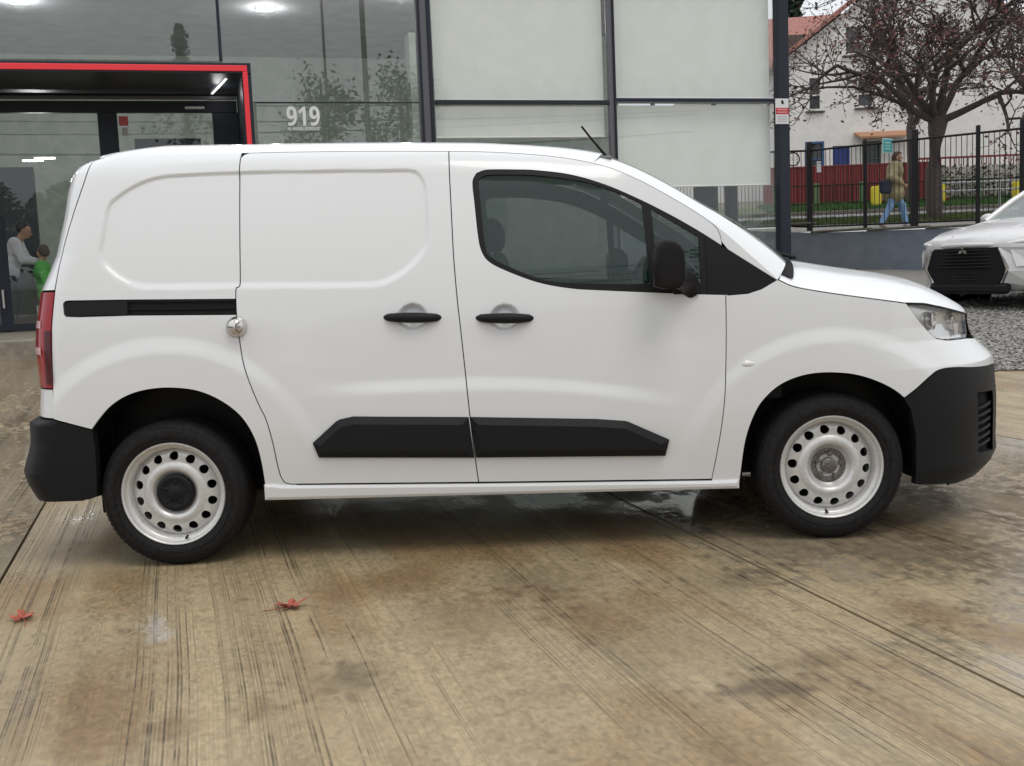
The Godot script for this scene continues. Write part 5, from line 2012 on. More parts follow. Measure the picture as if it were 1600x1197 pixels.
func cut_open(polys: Array, r: PackedVector2Array) -> Array:
	# split along the opening's vertical middle, so that no piece has a hole
	var cx := (r[0].x + r[1].x) * 0.5
	var left := pv([[-50, -50], [cx, -50], [cx, 50], [-50, 50]])
	var right := pv([[cx, -50], [50, -50], [50, 50], [cx, 50]])
	var o := []
	for p in polys:
		for half in [left, right]:
			for q in Geometry2D.intersect_polygons(p, half):
				o.append_array(Geometry2D.clip_polygons(q, r))
	return o

func street_tree(at: Vector3, sd: int, called: String, label: String, big: bool):
	var t := thing(called, label, "tree", at)
	rng.seed = sd
	var wood := mb()
	var twig := mb()
	var tips := []
	if big:
		wood.tube([Vector3(0.02, -0.1, 0), Vector3(0.0, 0.25, 0), Vector3(-0.02, 1.2, 0), Vector3(0.05, 2.1, 0), Vector3(0.1, 2.5, 0)], [0.28, 0.205, 0.19, 0.20, 0.25], 12)
		for e in [[Vector3(-0.95, 0.30, 0.2), 0.10, 2.0], [Vector3(-0.80, 0.60, -0.1), 0.10, 2.1], [Vector3(-0.45, 0.9, -0.35), 0.11, 1.9], [Vector3(0.15, 1.0, 0.3), 0.12, 1.7], [Vector3(0.65, 0.75, -0.1), 0.11, 1.6], [Vector3(0.9, 0.45, 0.4), 0.10, 1.5], [Vector3(0.1, 0.8, -0.7), 0.09, 1.4], [Vector3(-0.5, 0.6, 0.7), 0.09, 1.4]]:
			grow(wood, twig, tips, Vector3(0.07, 2.35, 0), e[0].normalized(), e[1], e[2], 0, 6)
	else:
		wood.tube([Vector3(0, -0.1, 0), Vector3(0.02, 1.2, 0), Vector3(-0.03, 2.6, 0), Vector3(0.02, 3.4, 0)], [0.17, 0.13, 0.12, 0.11], 10)
		for k in 6:
			var a := TAU * k / 6.0 + rng.randf()
			grow(wood, twig, tips, Vector3(0.0, 2.5 + 0.16 * k, 0), Vector3(cos(a) * 0.6, 0.9, sin(a) * 0.6).normalized(), 0.075, 1.35, 1, 6)
	part("trunk", wood, M.bark, t)
	part("twigs", twig, M.bark, t)
	var pos := []
	for p in tips:
		var n := 2 if big else 1
		for k in n:
			pos.append(p + Vector3(rng.randfn() * 0.10, rng.randfn() * 0.10, rng.randfn() * 0.10))
	var ix := [0]
	part("crown", leaf_cloud(pos.size(), func() -> Vector3:
		ix[0] += 1
		return pos[ix[0] - 1], 0.05, 0.12, [Color(0.11, 0.045, 0.055), Color(0.19, 0.075, 0.065), Color(0.13, 0.09, 0.06), Color(0.08, 0.04, 0.05)]), M.leaf, t)
	rng.seed = sd + 1000

func grow(wood: MB, twig: MB, tips: Array, p: Vector3, d: Vector3, r: float, l: float, lev: int, most: int):
	var pts := [p]
	var rad := [r]
	var q := p
	var dir := d
	for k in 3:
		dir = (dir + Vector3(rng.randfn() * 0.16, rng.randfn() * 0.10 + 0.03, rng.randfn() * 0.16)).normalized()
		q += dir * l / 3.0
		pts.append(q)
		rad.append(r * (1.0 - 0.14 * (k + 1)))
	if lev < 3:
		wood.tube(pts, rad, 6 if lev > 0 else 8, false)
	else:
		twig.tube([pts[0], pts[2], pts[3]], [rad[0], rad[2], rad[3]], 3, false)
	if lev >= 3:
		tips.append(pts[2])
		tips.append(pts[3])
	if lev == most - 1:
		return
	var n := 3 if lev < 4 else 2
	for k in n:
		var side := Vector3(rng.randfn(), rng.randfn() * 0.7 + 0.1, rng.randfn()).normalized()
		var nd := (dir * 0.75 + side * 0.75).normalized()
		var start: Vector3 = pts[3] if k == 0 else pts[1 + k % 2].lerp(pts[3], rng.randf())
		grow(wood, twig, tips, start, nd, maxf(0.005, r * (0.58 if k else 0.66)), l * rng.randf_range(0.60, 0.82), lev + 1, most)

# ------------------------------------------------------------------ silver car on the gravel (local: +x front)
func make_car():
	var t := thing("silver_car", "silver sport utility car with black grille parked on the gravel behind the van", "car", Vector3(8.58, 0.39, -16.05))
	t.basis = Basis(Vector3.UP, deg_to_rad(-156.0)) * Basis(Vector3.BACK, -0.025) * Basis.from_scale(Vector3(1.12, 1.08, 1.12))
	var sec := [[2.20, .40, .50, .70, .80, .84], [2.17, .62, .34, .72, .86, .90], [2.08, .78, .27, .75, .90, .96], [1.92, .86, .24, .80, .94, 1.02], [1.65, .90, .23, .82, .98, 1.08], [1.30, .915, .23, .84, 1.00, 1.12], [0.95, .92, .23, .86, 1.02, 1.15], [0.0, .92, .23, .88, 1.04, 1.10], [-1.0, .92, .23, .88, 1.06, 1.12], [-1.7, .91, .25, .90, 1.08, 1.14], [-2.05, .87, .30, .90, 1.06, 1.12], [-2.22, .72, .42, .88, .98, 1.02]]
	var b := mb()
	var P := []
	for s in sec:
		var w: float = s[1]
		var half := [Vector2(0, s[2]), Vector2(w * .82, s[2]), Vector2(w * .97, s[2] + .10), Vector2(w, s[3] - .12), Vector2(w, s[3]), Vector2(w * .965, s[4] - .03), Vector2(w * .90, s[4] + .01), Vector2(w * .80, (s[4] + s[5]) * .5 + .015), Vector2(w * .62, s[5] - .015), Vector2(w * .5, s[5]), Vector2(0, s[5] + .012)]
		var line := []
		for q in half:
			line.append(Vector3(s[0], q.y, q.x))
		for k in range(half.size() - 2, 0, -1):
			line.append(Vector3(s[0], half[k].y, -half[k].x))
		P.append(line)
	var n: int = P[0].size()
	var N := []
	for i in P.size():
		var line := []
		for k in n:
			var du: Vector3 = P[mini(i + 1, P.size() - 1)][k] - P[maxi(i - 1, 0)][k]
			var dv: Vector3 = P[i][(k + 1) % n] - P[i][(k - 1 + n) % n]
			var nn := du.cross(dv).normalized()
			if nn.dot(P[i][k] - Vector3(P[i][k].x, 0.6, 0)) < 0:
				nn = -nn
			line.append(nn)
		N.append(line)
	for i in P.size() - 1:
		for k in n:
			var k2 := (k + 1) % n
			b.squad(P[i][k], P[i][k2], P[i + 1][k2], P[i + 1][k], N[i][k], N[i][k2], N[i + 1][k2], N[i + 1][k])
	for e in [0, P.size() - 1]:
		for k in range(1, n - 1):
			b.flat(P[e][0], P[e][k], P[e][k + 1], Vector3(1 if e == 0 else -1, 0, 0))
	part("body", b, M.silver, t)
	# raised lines on the bonnet
	for sg in [-1.0, 1.0]:
		var rb := mb()
		rb.tube([Vector3(2.10, 0.945, 0.30 * sg), Vector3(1.8, 1.035, 0.42 * sg), Vector3(1.3, 1.105, 0.52 * sg), Vector3(1.0, 1.135, 0.56 * sg)], [0.012, 0.022, 0.022, 0.012], 6)
		part("bonnet_crease", rb, M.silver, t)
	# glass house
	var ws := mb()
	ws.quad(Vector3(1.02, 1.13, 0.70), Vector3(1.02, 1.13, -0.70), Vector3(0.20, 1.60, -0.56), Vector3(0.20, 1.60, 0.56), Vector3(0.5, 0.85, 0))
	part("windscreen", ws, M.car_glass, t)
	for sg in [-1.0, 1.0]:
		var sd := mb()
		for q in [[[0.90, 1.12], [0.22, 1.58], [-0.55, 1.60], [-0.55, 1.12]], [[-0.62, 1.12], [-0.62, 1.60], [-1.45, 1.56], [-1.85, 1.15]]]:
			var pp := []
			for w in q:
				pp.append(Vector3(w[0], w[1], sg * lerpf(0.87, 0.60, (w[1] - 1.12) / 0.48)))
			sd.quad(pp[0], pp[1], pp[2], pp[3], Vector3(0, 0.4, sg))
		part("side_glass", sd, M.car_glass, t)
		var pi := mb()
		pi.tube([Vector3(1.03, 1.12, 0.76 * sg), Vector3(0.60, 1.38, 0.70 * sg), Vector3(0.20, 1.60, 0.60 * sg), Vector3(-0.6, 1.65, 0.60 * sg), Vector3(-1.5, 1.60, 0.60 * sg), Vector3(-1.95, 1.14, 0.76 * sg)], 0.045, 8)
		part("roof_pillar", pi, M.silver, t)
		var mi := mb()
		mi.ball(Vector3(0.72, 1.16, 1.00 * sg), Vector3(0.07, 0.075, 0.12), 12, 8)
		part("door_mirror", mi, M.silver, t)
	var rf := mb()
	rf.box(Vector3(-0.68, 1.63, 0), Vector3(1.8, 0.06, 1.20), 0.03)
	part("roof", rf, M.silver, t)
	var iw := mb()
	iw.box(Vector3(-0.5, 1.08, 0), Vector3(2.6, 0.05, 1.5), 0.0)
	iw.box(Vector3(-0.1, 1.25, 0.38), Vector3(0.14, 0.5, 0.42), 0.05)
	iw.box(Vector3(-0.1, 1.25, -0.38), Vector3(0.14, 0.5, 0.42), 0.05)
	part("cabin", iw, M.cabin_dark, t)
	# black grille with bars
	var g := mb()
	var gp := pv([[-0.50, 0.80], [0.50, 0.80], [0.62, 0.55], [0.50, 0.36], [0.56, 0.22], [-0.56, 0.22], [-0.50, 0.36], [-0.62, 0.55]])
	var tb := Basis(Vector3(0, 0, -1), Vector3.UP, Vector3(1, 0, 0))
	g.prism(gp, 2.13, 2.215, tb)
	part("grille_backing", g, M.dark, t)
	for k in 6:
		var y := 0.56 + 0.042 * k
		var w := 0.60 - 0.02 * k
		var s := mb()
		s.tube([Vector3(2.19, y, -w), Vector3(2.225, y, -w * .5), Vector3(2.235, y, 0), Vector3(2.225, y, w * .5), Vector3(2.19, y, w)], 0.009, 6)
		part("grille_bar", s, M.trim, t)
	var lip := mb()
	lip.tube([Vector3(2.10, 0.815, -0.60), Vector3(2.20, 0.835, -0.3), Vector3(2.225, 0.84, 0), Vector3(2.20, 0.835, 0.3), Vector3(2.10, 0.815, 0.60)], 0.03, 8)
	part("grille_top_bar", lip, M.silver, t)
	var lw := mb()
	lw.box(Vector3(2.16, 0.29, 0), Vector3(0.14, 0.14, 1.20), 0.04)
	part("lower_bumper", lw, M.plastic, t)
	for k in 3:
		var s := mb()
		var y := 0.40 + 0.04 * k
		s.tube([Vector3(2.19, y, -0.5), Vector3(2.222, y, 0), Vector3(2.19, y, 0.5)], 0.008, 6)
		part("lower_bar", s, M.trim, t)
	for sg in [-1.0, 1.0]:
		var gf := mb()
		gf.tube([Vector3(2.225, 0.79, 0.52 * sg), Vector3(2.215, 0.54, 0.63 * sg), Vector3(2.20, 0.36, 0.53 * sg)], [0.016, 0.022, 0.016], 8)
		part("grille_frame", gf, M.chrome, t)
	# emblem: three lozenges
	for k in 3:
		var e := mb()
		var a := PI / 2 + TAU * k / 3.0
		var d := Vector2(cos(a), sin(a))
		var o := Vector2(-d.y, d.x)
		e.prism(pv([Vector2.ZERO, d * 0.038 + o * 0.023, d * 0.076, d * 0.038 - o * 0.023]), 2.250, 2.262, tb, Vector3(0, 0.775, 0))
		part("emblem", e, M.chrome, t)
	for sg in [-1.0, 1.0]:
		# blade-like silver flank each side of the grille
		var fl := mb()
		for q in [[Vector3(2.22, 0.80, 0.53), Vector3(2.08, 0.79, 0.80), Vector3(1.96, 0.50, 0.88), Vector3(2.19, 0.50, 0.64)], [Vector3(2.19, 0.50, 0.64), Vector3(1.96, 0.50, 0.88), Vector3(1.97, 0.30, 0.86), Vector3(2.18, 0.36, 0.56)]]:
			var pp := []
			for w in q:
				pp.append(Vector3(w.x + 0.02, w.y, w.z * sg))
			fl.flat(pp[0], pp[1], pp[2], Vector3(1, 0.1, sg))
			fl.flat(pp[0], pp[2], pp[3], Vector3(1, 0.1, sg))
		part("bumper_blade", fl, M.silver, t)
		var hl := mb()
		var hq := []
		for w in [Vector3(2.175, 0.765, 0.655), Vector3(2.085, 0.757, 0.795), Vector3(2.015, 0.565, 0.862), Vector3(2.150, 0.555, 0.715)]:
			hq.append(Vector3(w.x + 0.028, w.y, (w.z + 0.010) * sg))
		hl.flat(hq[0], hq[1], hq[2], Vector3(1, 0.1, sg))
		hl.flat(hq[0], hq[2], hq[3], Vector3(1, 0.1, sg))
		part("head_lamp", hl, M.clear_lamp, t)
		var dr := mb()
		dr.tube([Vector3(2.15, 0.84, 0.58 * sg), Vector3(2.05, 0.865, 0.80 * sg), Vector3(1.85, 0.90, 0.90 * sg)], [0.022, 0.028, 0.02], 8)
		part("running_lamp", dr, M.clear_lamp, t)
		for k in 3:
			var fn := mb()
			fn.box(Vector3(1.93, 0.60 + 0.07 * k, 0.885 * sg), Vector3(0.16, 0.035, 0.04), 0.01, Basis(Vector3.UP, 0.45 * sg))
			part("vent_fin", fn, M.plastic, t)
		for x in [1.36, -1.34]:
			var w := Node3D.new()
			w.name = "wheel"
			t.add_child(w, true)
			w.position = Vector3(x, 0.345, 0.80 * sg)
			w.basis = Basis(Vector3.UP, 0.0 if sg > 0 else PI)
			var ty := mb()
			ty.lathe([Vector2(0.235, 0.10), Vector2(0.27, 0.125), Vector2(0.315, 0.118), Vector2(0.345, 0.09), Vector2(0.348, 0.0), Vector2(0.345, -0.09), Vector2(0.30, -0.12)], Vector3.ZERO, 32, Basis.IDENTITY, -1.0)
			part("tyre", ty, M.rubber, w)
			var ri := mb()
			ri.lathe([Vector2(0.236, 0.10), Vector2(0.225, 0.11), Vector2(0.21, 0.085), Vector2(0.0, 0.07)], Vector3.ZERO, 32)
			part("rim", ri, M.steel, w)
			var ac := mb()
			ac.lathe([Vector2(0.345, 0.10), Vector2(0.43, 0.128), Vector2(0.43, -0.1)], Vector3.ZERO, 28, Basis.IDENTITY, -1.0)
			part("arch_trim", ac, M.plastic, w)

# ------------------------------------------------------------------ people
func hand_bones(wrist: Vector3, dir: Vector3, palm: Vector3, s: float) -> Array:
	var d := dir.normalized()
	var side := d.cross(palm).normalized()
	var pn := side.cross(d).normalized()
	var o := []
	o.append([wrist, wrist + d * 0.075 * s, 0.024 * s, 0.030 * s])
	for k in 4:
		var l: float = [0.062, 0.072, 0.068, 0.054][k] * s
		var root := wrist + d * 0.07 * s + side * (0.027 - 0.018 * k) * s
		var mid := root + d * l * 0.55 + pn * 0.010 * s
		o.append([root, mid, 0.0095 * s, 0.0088 * s])
		o.append([mid, mid + d * l * 0.35 + pn * 0.030 * s, 0.0088 * s, 0.008 * s])
	var tr := wrist + d * 0.02 * s + side * 0.026 * s
	o.append([tr, tr + d * 0.035 * s + side * 0.022 * s, 0.012 * s, 0.010 * s])
	o.append([tr + d * 0.035 * s + side * 0.022 * s, tr + d * 0.065 * s + side * 0.020 * s + pn * 0.012 * s, 0.010 * s, 0.009 * s])
	return o

# J: joint positions (facing +x). parts are laid over one continuous body
func make_person(called: String, label: String, at: Vector3, turn: float, J: Dictionary, coat, coat_r: float, trousers, hair, skin, long_coat := 0.0) -> Node3D:
	var p := thing(called, label, "person", at, turn)
	var legs := []
	var arms := []
	for s in ["l", "r"]:
		legs.append([J["hip_" + s], J["knee_" + s], 0.082, 0.056])
		legs.append([J["knee_" + s], J["ankle_" + s], 0.056, 0.038])
		arms.append([J["shoulder_" + s], J["elbow_" + s], 0.048, 0.038])
		arms.append([J["elbow_" + s], J["wrist_" + s], 0.038, 0.026])
	var torso := [[J.pelvis + Vector3(0, 0, 0.07), J.pelvis - Vector3(0, 0, 0.07), 0.105, 0.105], [J.pelvis, J.chest, 0.110, 0.115], [J.chest + Vector3(0, 0.02, 0.09), J.chest + Vector3(0, 0.02, -0.09), 0.095, 0.095], [J.shoulder_l, J.shoulder_r, 0.055, 0.055], [J.chest, J.neck, 0.07, 0.052], [J.neck, J.head, 0.048, 0.055]]
	var f: Vector3 = J.face
	var sd := f.cross(Vector3.UP).normalized()
	var head := [[J.head + Vector3(0, 0.03, 0) - f * 0.012, J.head + Vector3(0, 0.05, 0) + f * 0.012, 0.082, 0.078], [J.head + f * 0.02, J.head + f * 0.035 - Vector3(0, 0.055, 0), 0.065, 0.040]]
	var feet := []
	for s in ["l", "r"]:
		var d: Vector3 = J["toe_" + s] - J["ankle_" + s]
		feet.append([J["ankle_" + s] + Vector3(0, -0.02, 0), J["toe_" + s], 0.036, 0.026])
	var body := figure(torso + legs + arms + head + feet, 0.02, 0.03)
	# nose, ears, brow and mouth on a finer grid; five-fingered hands
	body.join(figure([[J.head + f * 0.084 + Vector3(0, 0.03, 0), J.head + f * 0.100 + Vector3(0, -0.008, 0), 0.010, 0.014], [J.head + sd * 0.082 + Vector3(0, 0.02, 0), J.head + sd * 0.082 - Vector3(0, 0.015, 0), 0.016, 0.012], [J.head - sd * 0.082 + Vector3(0, 0.02, 0), J.head - sd * 0.082 - Vector3(0, 0.015, 0), 0.016, 0.012], [J.head + f * 0.070 + sd * 0.02 - Vector3(0, 0.045, 0), J.head + f * 0.070 - sd * 0.02 - Vector3(0, 0.045, 0), 0.012, 0.012]], 0.007, 0.008))
	for s in ["l", "r"]:
		var d: Vector3 = J["wrist_" + s] - J["elbow_" + s]
		body.join(figure(hand_bones(J["wrist_" + s], d, J.get("palm_" + s, Vector3(0, 0, 1 if s == "l" else -1)), 1.0), 0.007, 0.008))
	part("body", body, skin, p)
	# eyes
	for e in [-1.0, 1.0]:
		var ey := mb()
		ey.ball(J.head + f * 0.082 + sd * 0.030 * e + Vector3(0, 0.025, 0), Vector3(0.010, 0.008, 0.010), 8, 6)
		part("eye", ey, M.dark, p)
	var cb := []
	for a in torso.slice(0, 4) + arms:
		cb.append([a[0], a[1], a[2] + coat_r, a[3] + coat_r * 0.9])
	for i in range(4, cb.size()):
		if (i - 4) % 2 == 1:
			cb[i][1] = cb[i][0].lerp(cb[i][1], 0.93)
	if long_coat > 0.0:
		cb.append([J.pelvis + Vector3(0, 0, 0.05), J.pelvis + Vector3(0.02, -long_coat, 0.06), 0.125 + coat_r, 0.14 + coat_r])
		cb.append([J.pelvis + Vector3(0, 0, -0.05), J.pelvis + Vector3(-0.02, -long_coat, -0.06), 0.125 + coat_r, 0.14 + coat_r])
		cb.append([J.neck + Vector3(-0.06, -0.02, 0.05), J.neck + Vector3(-0.06, -0.02, -0.05), 0.07, 0.07])
		cb.append([J.neck + Vector3(0.03, -0.05, 0.04), J.neck + Vector3(0.03, -0.05, -0.04), 0.06, 0.06])
	part("jacket" if long_coat > 0 else "shirt", figure(cb, 0.02, 0.03), coat, p)
	var tb := []
	for a in legs:
		tb.append([a[0], a[1], a[2] + 0.016, a[3] + 0.018])
	tb.append([J.pelvis + Vector3(0, -0.02, 0.07), J.pelvis + Vector3(0, -0.02, -0.07), 0.118, 0.118])
	part("trousers", figure(tb, 0.02, 0.03), trousers, p)
	var hb := [[J.head + Vector3(0, 0.065, 0) - f * 0.02, J.head + Vector3(0, 0.03, 0) - f * 0.05, 0.085, 0.080], [J.head + Vector3(0, 0.095, 0) + f * 0.045, J.head + Vector3(0, 0.07, 0) - f * 0.03, 0.045, 0.07]]
	if J.has("hair_long"):
		hb.append([J.head - f * 0.06, J.neck - f * 0.05 + Vector3(0, 0.02, 0), 0.07, 0.05])
		hb.append([J.head + sd * 0.06 + Vector3(0, 0.02, 0) - f * 0.02, J.neck + sd * 0.05 + Vector3(0, 0.02, 0), 0.04, 0.03])
		hb.append([J.head - sd * 0.06 + Vector3(0, 0.02, 0) - f * 0.02, J.neck - sd * 0.05 + Vector3(0, 0.02, 0), 0.04, 0.03])
	part("hair", figure(hb, 0.015, 0.02), hair, p)
	for s in ["l", "r"]:
		var a: Vector3 = J["ankle_" + s]
		var to: Vector3 = J["toe_" + s]
		part("shoe", figure([[a + Vector3(0, -0.035, 0), to, 0.048, 0.036], [a + (a - to).normalized() * 0.03 + Vector3(0, -0.045, 0), a + Vector3(0, -0.04, 0), 0.034, 0.042]], 0.015, 0.02), J.get("shoes", M.shoe), p)
	return p

func make_people():
	var skin := mat(0.42, 0.25, 0.17, 0.6)
	var J := {"pelvis": Vector3(0, 0.88, 0), "chest": Vector3(0.03, 1.22, 0), "neck": Vector3(0.05, 1.40, 0), "head": Vector3(0.09, 1.50, 0), "face": Vector3(0.85, -0.05, 0.52).normalized(),
		"hip_l": Vector3(0, 0.86, -0.09), "hip_r": Vector3(0, 0.86, 0.09), "knee_l": Vector3(0.22, 0.50, -0.09), "knee_r": Vector3(-0.10, 0.49, 0.09), "ankle_l": Vector3(0.30, 0.10, -0.09), "ankle_r": Vector3(-0.30, 0.13, 0.09), "toe_l": Vector3(0.44, 0.045, -0.10), "toe_r": Vector3(-0.18, 0.035, 0.10),
		"shoulder_l": Vector3(0.04, 1.32, -0.17), "shoulder_r": Vector3(0.02, 1.32, 0.17), "elbow_l": Vector3(0.06, 1.06, -0.25), "elbow_r": Vector3(-0.14, 1.09, 0.24), "wrist_l": Vector3(0.24, 0.96, -0.18), "wrist_r": Vector3(0.06, 0.98, 0.22), "hair_long": true, "shoes": mat(0.30, 0.26, 0.23, 0.7)}
	var p := make_person("person", "person in an olive hooded jacket and blue jeans walking behind the black fence", Vector3(8.84, rise(-25.0), -25.0), 0.0, J, noisy(0.23, 0.20, 0.115, 0.33, 0.29, 0.17, 0.3, 0.9, 81), 0.058, noisy(0.14, 0.26, 0.46, 0.22, 0.36, 0.56, 0.25, 0.9, 82), mat(0.07, 0.03, 0.018, 0.7), skin, 0.12)
	p.scale = Vector3(1.05, 1.05, 1.05)
	var sc := figure([[Vector3(0.10, 1.40, 0.05), Vector3(0.12, 1.38, -0.04), 0.055, 0.055], [Vector3(0.02, 1.40, 0.06), Vector3(0.10, 1.40, 0.06), 0.05, 0.05]], 0.015, 0.03)
	part("scarf", sc, mat(0.05, 0.04, 0.05, 0.9), p)
	var bag := thing("shoulder_bag", "dark navy shoulder bag hanging behind the walking person's hip", "bag", Vector3(8.84 - 0.27, rise(-25.0) + 0.78, -25.0 + 0.24))
	var bb := mb()
	bb.box(Vector3(0, 0.16, 0), Vector3(0.26, 0.32, 0.12), 0.045)
	part("bag_body", bb, mat(0.02, 0.022, 0.045, 0.8), bag)
	bb = mb()
	bb.tube([Vector3(0.10, 0.30, 0.0), Vector3(0.20, 0.50, 0.0), Vector3(0.29, 0.62, -0.06), Vector3(0.24, 0.64, -0.16)], 0.014, 6)
	part("strap", bb, mat(0.03, 0.02, 0.02, 0.8), bag)
	# inside the showroom, behind the door glass
	var fb := Basis(Vector3.UP, deg_to_rad(16.0))
	var o := Vector3(-7.33, 0.53, -16.18)
	var K := {"pelvis": Vector3(0, 0.90, 0), "chest": Vector3(0.10, 1.23, 0), "neck": Vector3(0.20, 1.42, 0), "head": Vector3(0.27, 1.51, 0), "face": Vector3(0.9, -0.42, 0.0).normalized(),
		"hip_l": Vector3(0, 0.88, -0.09), "hip_r": Vector3(0, 0.88, 0.09), "knee_l": Vector3(0.06, 0.49, -0.10), "knee_r": Vector3(0.03, 0.49, 0.10), "ankle_l": Vector3(0.02, 0.09, -0.11), "ankle_r": Vector3(-0.03, 0.09, 0.11), "toe_l": Vector3(0.17, 0.035, -0.12), "toe_r": Vector3(0.12, 0.035, 0.12),
		"shoulder_l": Vector3(0.13, 1.34, -0.19), "shoulder_r": Vector3(0.13, 1.34, 0.19), "elbow_l": Vector3(0.24, 1.08, -0.22), "elbow_r": Vector3(0.24, 1.08, 0.22), "wrist_l": Vector3(0.46, 1.03, -0.14), "wrist_r": Vector3(0.46, 1.03, 0.14)}
	make_person("person", "person in a white shirt leaning forward behind the showroom's door glass", o + fb * Vector3(-0.14, 0.0, -0.85), deg_to_rad(16.0), K, mat(0.66, 0.67, 0.70, 0.9), 0.030, mat(0.03, 0.045, 0.07, 0.9), mat(0.012, 0.010, 0.010, 0.6), skin)
	var S := {"pelvis": Vector3(0, 0.52, 0), "chest": Vector3(-0.04, 0.86, 0), "neck": Vector3(-0.03, 1.05, 0), "head": Vector3(-0.01, 1.15, 0), "face": Vector3(-0.5, -0.1, -0.85).normalized(),
		"hip_l": Vector3(0, 0.51, -0.09), "hip_r": Vector3(0, 0.51, 0.09), "knee_l": Vector3(0.42, 0.50, -0.12), "knee_r": Vector3(0.42, 0.50, 0.12), "ankle_l": Vector3(0.42, 0.09, -0.12), "ankle_r": Vector3(0.42, 0.09, 0.12), "toe_l": Vector3(0.57, 0.035, -0.13), "toe_r": Vector3(0.57, 0.035, 0.13),
		"shoulder_l": Vector3(-0.03, 0.97, -0.18), "shoulder_r": Vector3(-0.03, 0.97, 0.18), "elbow_l": Vector3(0.04, 0.72, -0.24), "elbow_r": Vector3(0.04, 0.72, 0.24), "wrist_l": Vector3(0.26, 0.68, -0.16), "wrist_r": Vector3(0.26, 0.68, 0.16)}
	make_person("person", "seated person in a bright green shirt behind the showroom glass, half hidden by the van", o + fb * Vector3(0.40, 0.0, -0.62), deg_to_rad(16.0), S, noisy(0.08, 0.40, 0.07, 0.13, 0.52, 0.11, 0.25, 0.85, 84), 0.030, mat(0.04, 0.05, 0.07, 0.9), mat(0.09, 0.06, 0.045, 0.7), skin)
	var ch := thing("showroom_chair", "dark chair under the person in green", "chair", o + fb * Vector3(0.40, 0.0, -0.62), deg_to_rad(16.0))
	var c := mb()
	c.box(Vector3(0.06, 0.40, 0), Vector3(0.46, 0.06, 0.46), 0.02)
	part("seat", c, M.cabin_dark, ch)
	c = mb()
	c.box(Vector3(-0.20, 0.70, 0), Vector3(0.04, 0.42, 0.44), 0.015)
	part("backrest", c, M.cabin_dark, ch)
	for e in [[-0.13, -0.19], [-0.13, 0.19], [0.25, -0.19], [0.25, 0.19]]:
		c = mb()
		c.tube([Vector3(e[0], 0.38, e[1]), Vector3(e[0], 0.0, e[1])], 0.016, 8)
		part("leg", c, M.chrome, ch)

# ------------------------------------------------------------------ fallen leaves
func make_leaves():
	var spots := [[Vector3(-0.841, 0.0, -3.873), 0.4, "crumpled red fallen leaf on the concrete before the rear wheel", 0.88], [Vector3(-1.823, 0.0, -3.867), 2.1, "crumpled red fallen leaf beside the slab joint at the picture's edge", 0.8]]
	for s in spots:
		var l := thing("fallen_leaf", s[2], "leaf", s[0], s[1], "red leaves lying on the concrete")
		var m := mb()
		m.use_col = true
		rng.seed = int(s[1] * 100)
		# five-lobed blade, folded and curled
		var rim := []
		for k in 30:
			var a := TAU * k / 30.0
			var lobe := 0.030 + 0.034 * pow(absf(cos(a * 2.5)), 1.4) + rng.randf_range(-0.012, 0.010)
			if absf(angle_difference(a, PI)) < 0.25:
				lobe *= 0.5
			var h := 0.004 + 0.020 * pow(lobe / 0.064, 2.0) * (0.5 + 0.5 * sin(a * 3.0 + 1.0)) + rng.randf_range(0.0, 0.018)
			rim.append(Vector3(cos(a) * lobe * 1.15, h, sin(a) * lobe * 0.9) * s[3])
		for k in 30:
			m.tint = Color(0.40, 0.10, 0.06) * rng.randf_range(0.6, 1.25)
			var mid := Vector3(0, 0.009, 0)
			var a: Vector3 = rim[k]
			var b: Vector3 = rim[(k + 1) % 30]
			m.flat(mid, a, b, Vector3.UP)
			m.flat(mid - Vector3(0, 0.0006, 0), a - Vector3(0, 0.0006, 0), b - Vector3(0, 0.0006, 0), Vector3.DOWN)
		part("blade", m, M.leaf, l)
		var st := mb()
		st.tube([Vector3(0, 0.008, 0), Vector3(-0.05, 0.006, 0.006), Vector3(-0.10, 0.004, -0.004)], [0.0022, 0.0018, 0.0014], 6)
		part("stalk", st, mat(0.30, 0.06, 0.03, 0.7), l)

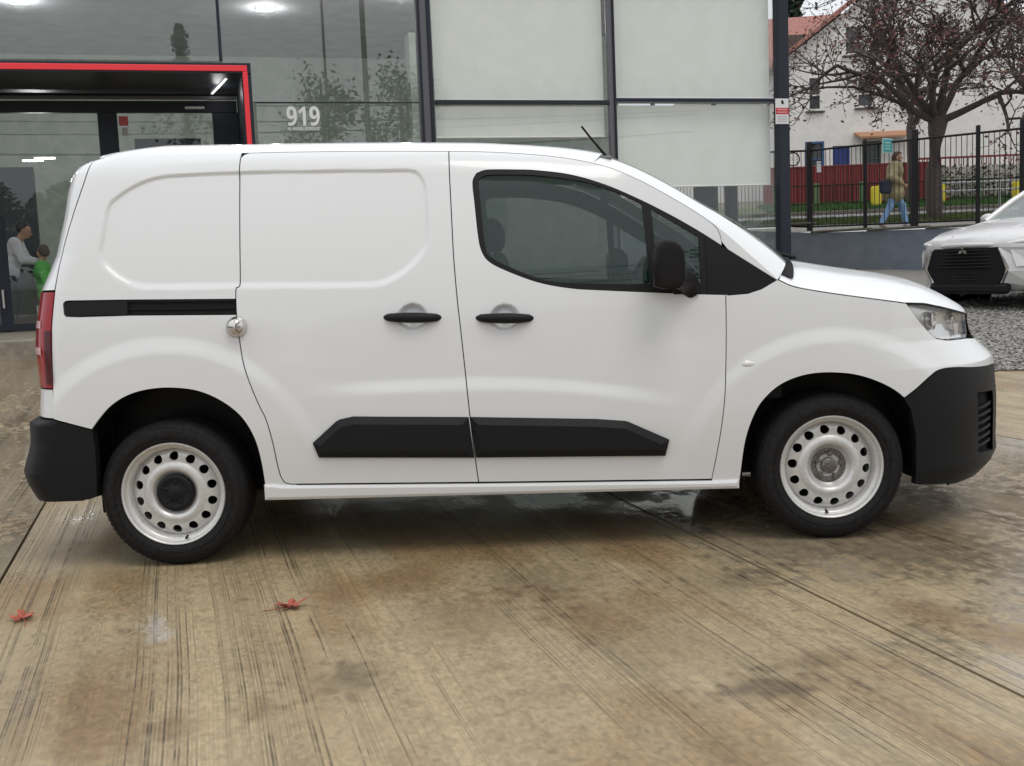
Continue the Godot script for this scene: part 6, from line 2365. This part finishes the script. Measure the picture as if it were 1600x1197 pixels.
# ------------------------------------------------------------------ across the road behind the camera: what the glass mirrors
func make_across():
	rng.seed = 5
	var rows := [[6.65, 22.6, 14.0, "tall dark conifer across the road, mirrored in the showroom glass"], [13.3, 20.7, 12.2, "rounded tree across the road near the tall pole, mirrored in the glass"], [17.0, 18.9, 12.4, "loose-crowned tree across the road beyond the poles, mirrored in the glass"]]
	for i in 3:
		var r = rows[i]
		var t := thing("mirrored_tree", r[3], "tree", Vector3(r[0], -0.3, r[1]))
		var w := mb()
		w.tube([Vector3(0, 0, 0), Vector3(0.1, r[2] * 0.5, 0), Vector3(0, r[2] - 0.6, 0)], [0.30, 0.2, 0.05], 8)
		part("trunk", w, M.bark, t)
		var hh: float = r[2]
		var where := func() -> Vector3:
			var a := rng.randf() * TAU
			if i == 0:
				var y := pow(rng.randf(), 0.7)
				var rad := (0.15 + 3.6 * (1.0 - y)) * sqrt(rng.randf()) * (0.55 + 0.45 * sin(y * 22.0 + a * 2.0))
				return Vector3(cos(a) * rad, hh * 0.45 + y * hh * 0.57, sin(a) * rad)
			var b := Vector3(rng.randfn(), rng.randfn() * 1.2, rng.randfn()) * 0.75
			var blob := rng.randi() % 5
			return Vector3(0, hh - 2.4, 0) + Vector3(sin(blob * 2.1) * 1.0, cos(blob * 1.3) * 1.3, cos(blob * 2.9) * 1.0) + b * 0.7
		part("crown", leaf_cloud(1500, where, 0.16, 0.34, [Color(0.03, 0.035, 0.02), Color(0.05, 0.04, 0.03)]), M.leaf, t)
	var tone := ["dark", "olive", "mid-green", "brownish", "dense", "broad", "low"]
	for k in 7:
		var x := -16.0 + k * 6.2 + rng.randf_range(-0.8, 0.8)
		var t := thing("roadside_tree", tone[k] + " roadside tree of the row behind the camera", "tree", Vector3(x, -0.3, 25.5 - 0.16 * x + rng.randf_range(-1, 1)), 0.0, "row of trees behind the camera")
		var h := 7.2 + rng.randf_range(-0.5, 0.9)
		var w := mb()
		w.tube([Vector3(0, 0, 0), Vector3(0.1, 2.5, 0), Vector3(0, h - 1.0, 0)], [0.25, 0.18, 0.05], 8)
		part("trunk", w, M.bark, t)
		var where := func() -> Vector3:
			var d := Vector3(rng.randfn(), rng.randfn(), rng.randfn()).normalized() * pow(rng.randf(), 0.4)
			return Vector3(d.x * 3.3, h * 0.55 + d.y * h * 0.44, d.z * 2.2)
		part("crown", leaf_cloud(5200, where, 0.28, 0.52, [Color(0.035, 0.06, 0.025), Color(0.05, 0.075, 0.03), Color(0.06, 0.055, 0.03)]), M.leaf, t)
	var pos := [[15.25, 19.3, "thick"], [13.4, 20.2, "slim"]]
	for k in 2:
		var t := thing("utility_pole", pos[k][2] + " utility pole across the road, mirrored in the showroom glass", "pole", Vector3(pos[k][0], -0.3, pos[k][1]))
		var w := mb()
		var r := 0.17 if k == 0 else 0.09
		w.tube([Vector3(0, 0, 0), Vector3(0, 16.5, 0)], [r, r * 0.8], 10)
		part("post", w, M.pole, t)
		w = mb()
		w.box(Vector3(0, 10.3, 0), Vector3(1.8, 0.12, 0.12), 0.01)
		part("crossarm", w, M.pole, t)
	for k in 4:
		var t := thing("power_line", ["topmost", "second", "third", "lowest"][k] + " overhead cable across the road, mirrored in glass", "cable", Vector3.ZERO, 0.0, "overhead cables behind the camera")
		var w := mb()
		var pts := []
		for j in 17:
			var f := j / 16.0
			var x := lerpf(-26.0, 34.0, f)
			pts.append(Vector3(x, 10.2 - 0.55 * k - (0.5 + 0.2 * k) * 4.0 * f * (1 - f) + (0.4 if k == 2 else 0.0) * f, 22.6 - 0.25 * x + 0.3 * k))
		w.tube(pts, 0.03 if k < 3 else 0.05, 5)
		part("cable", w, M.fence, t)
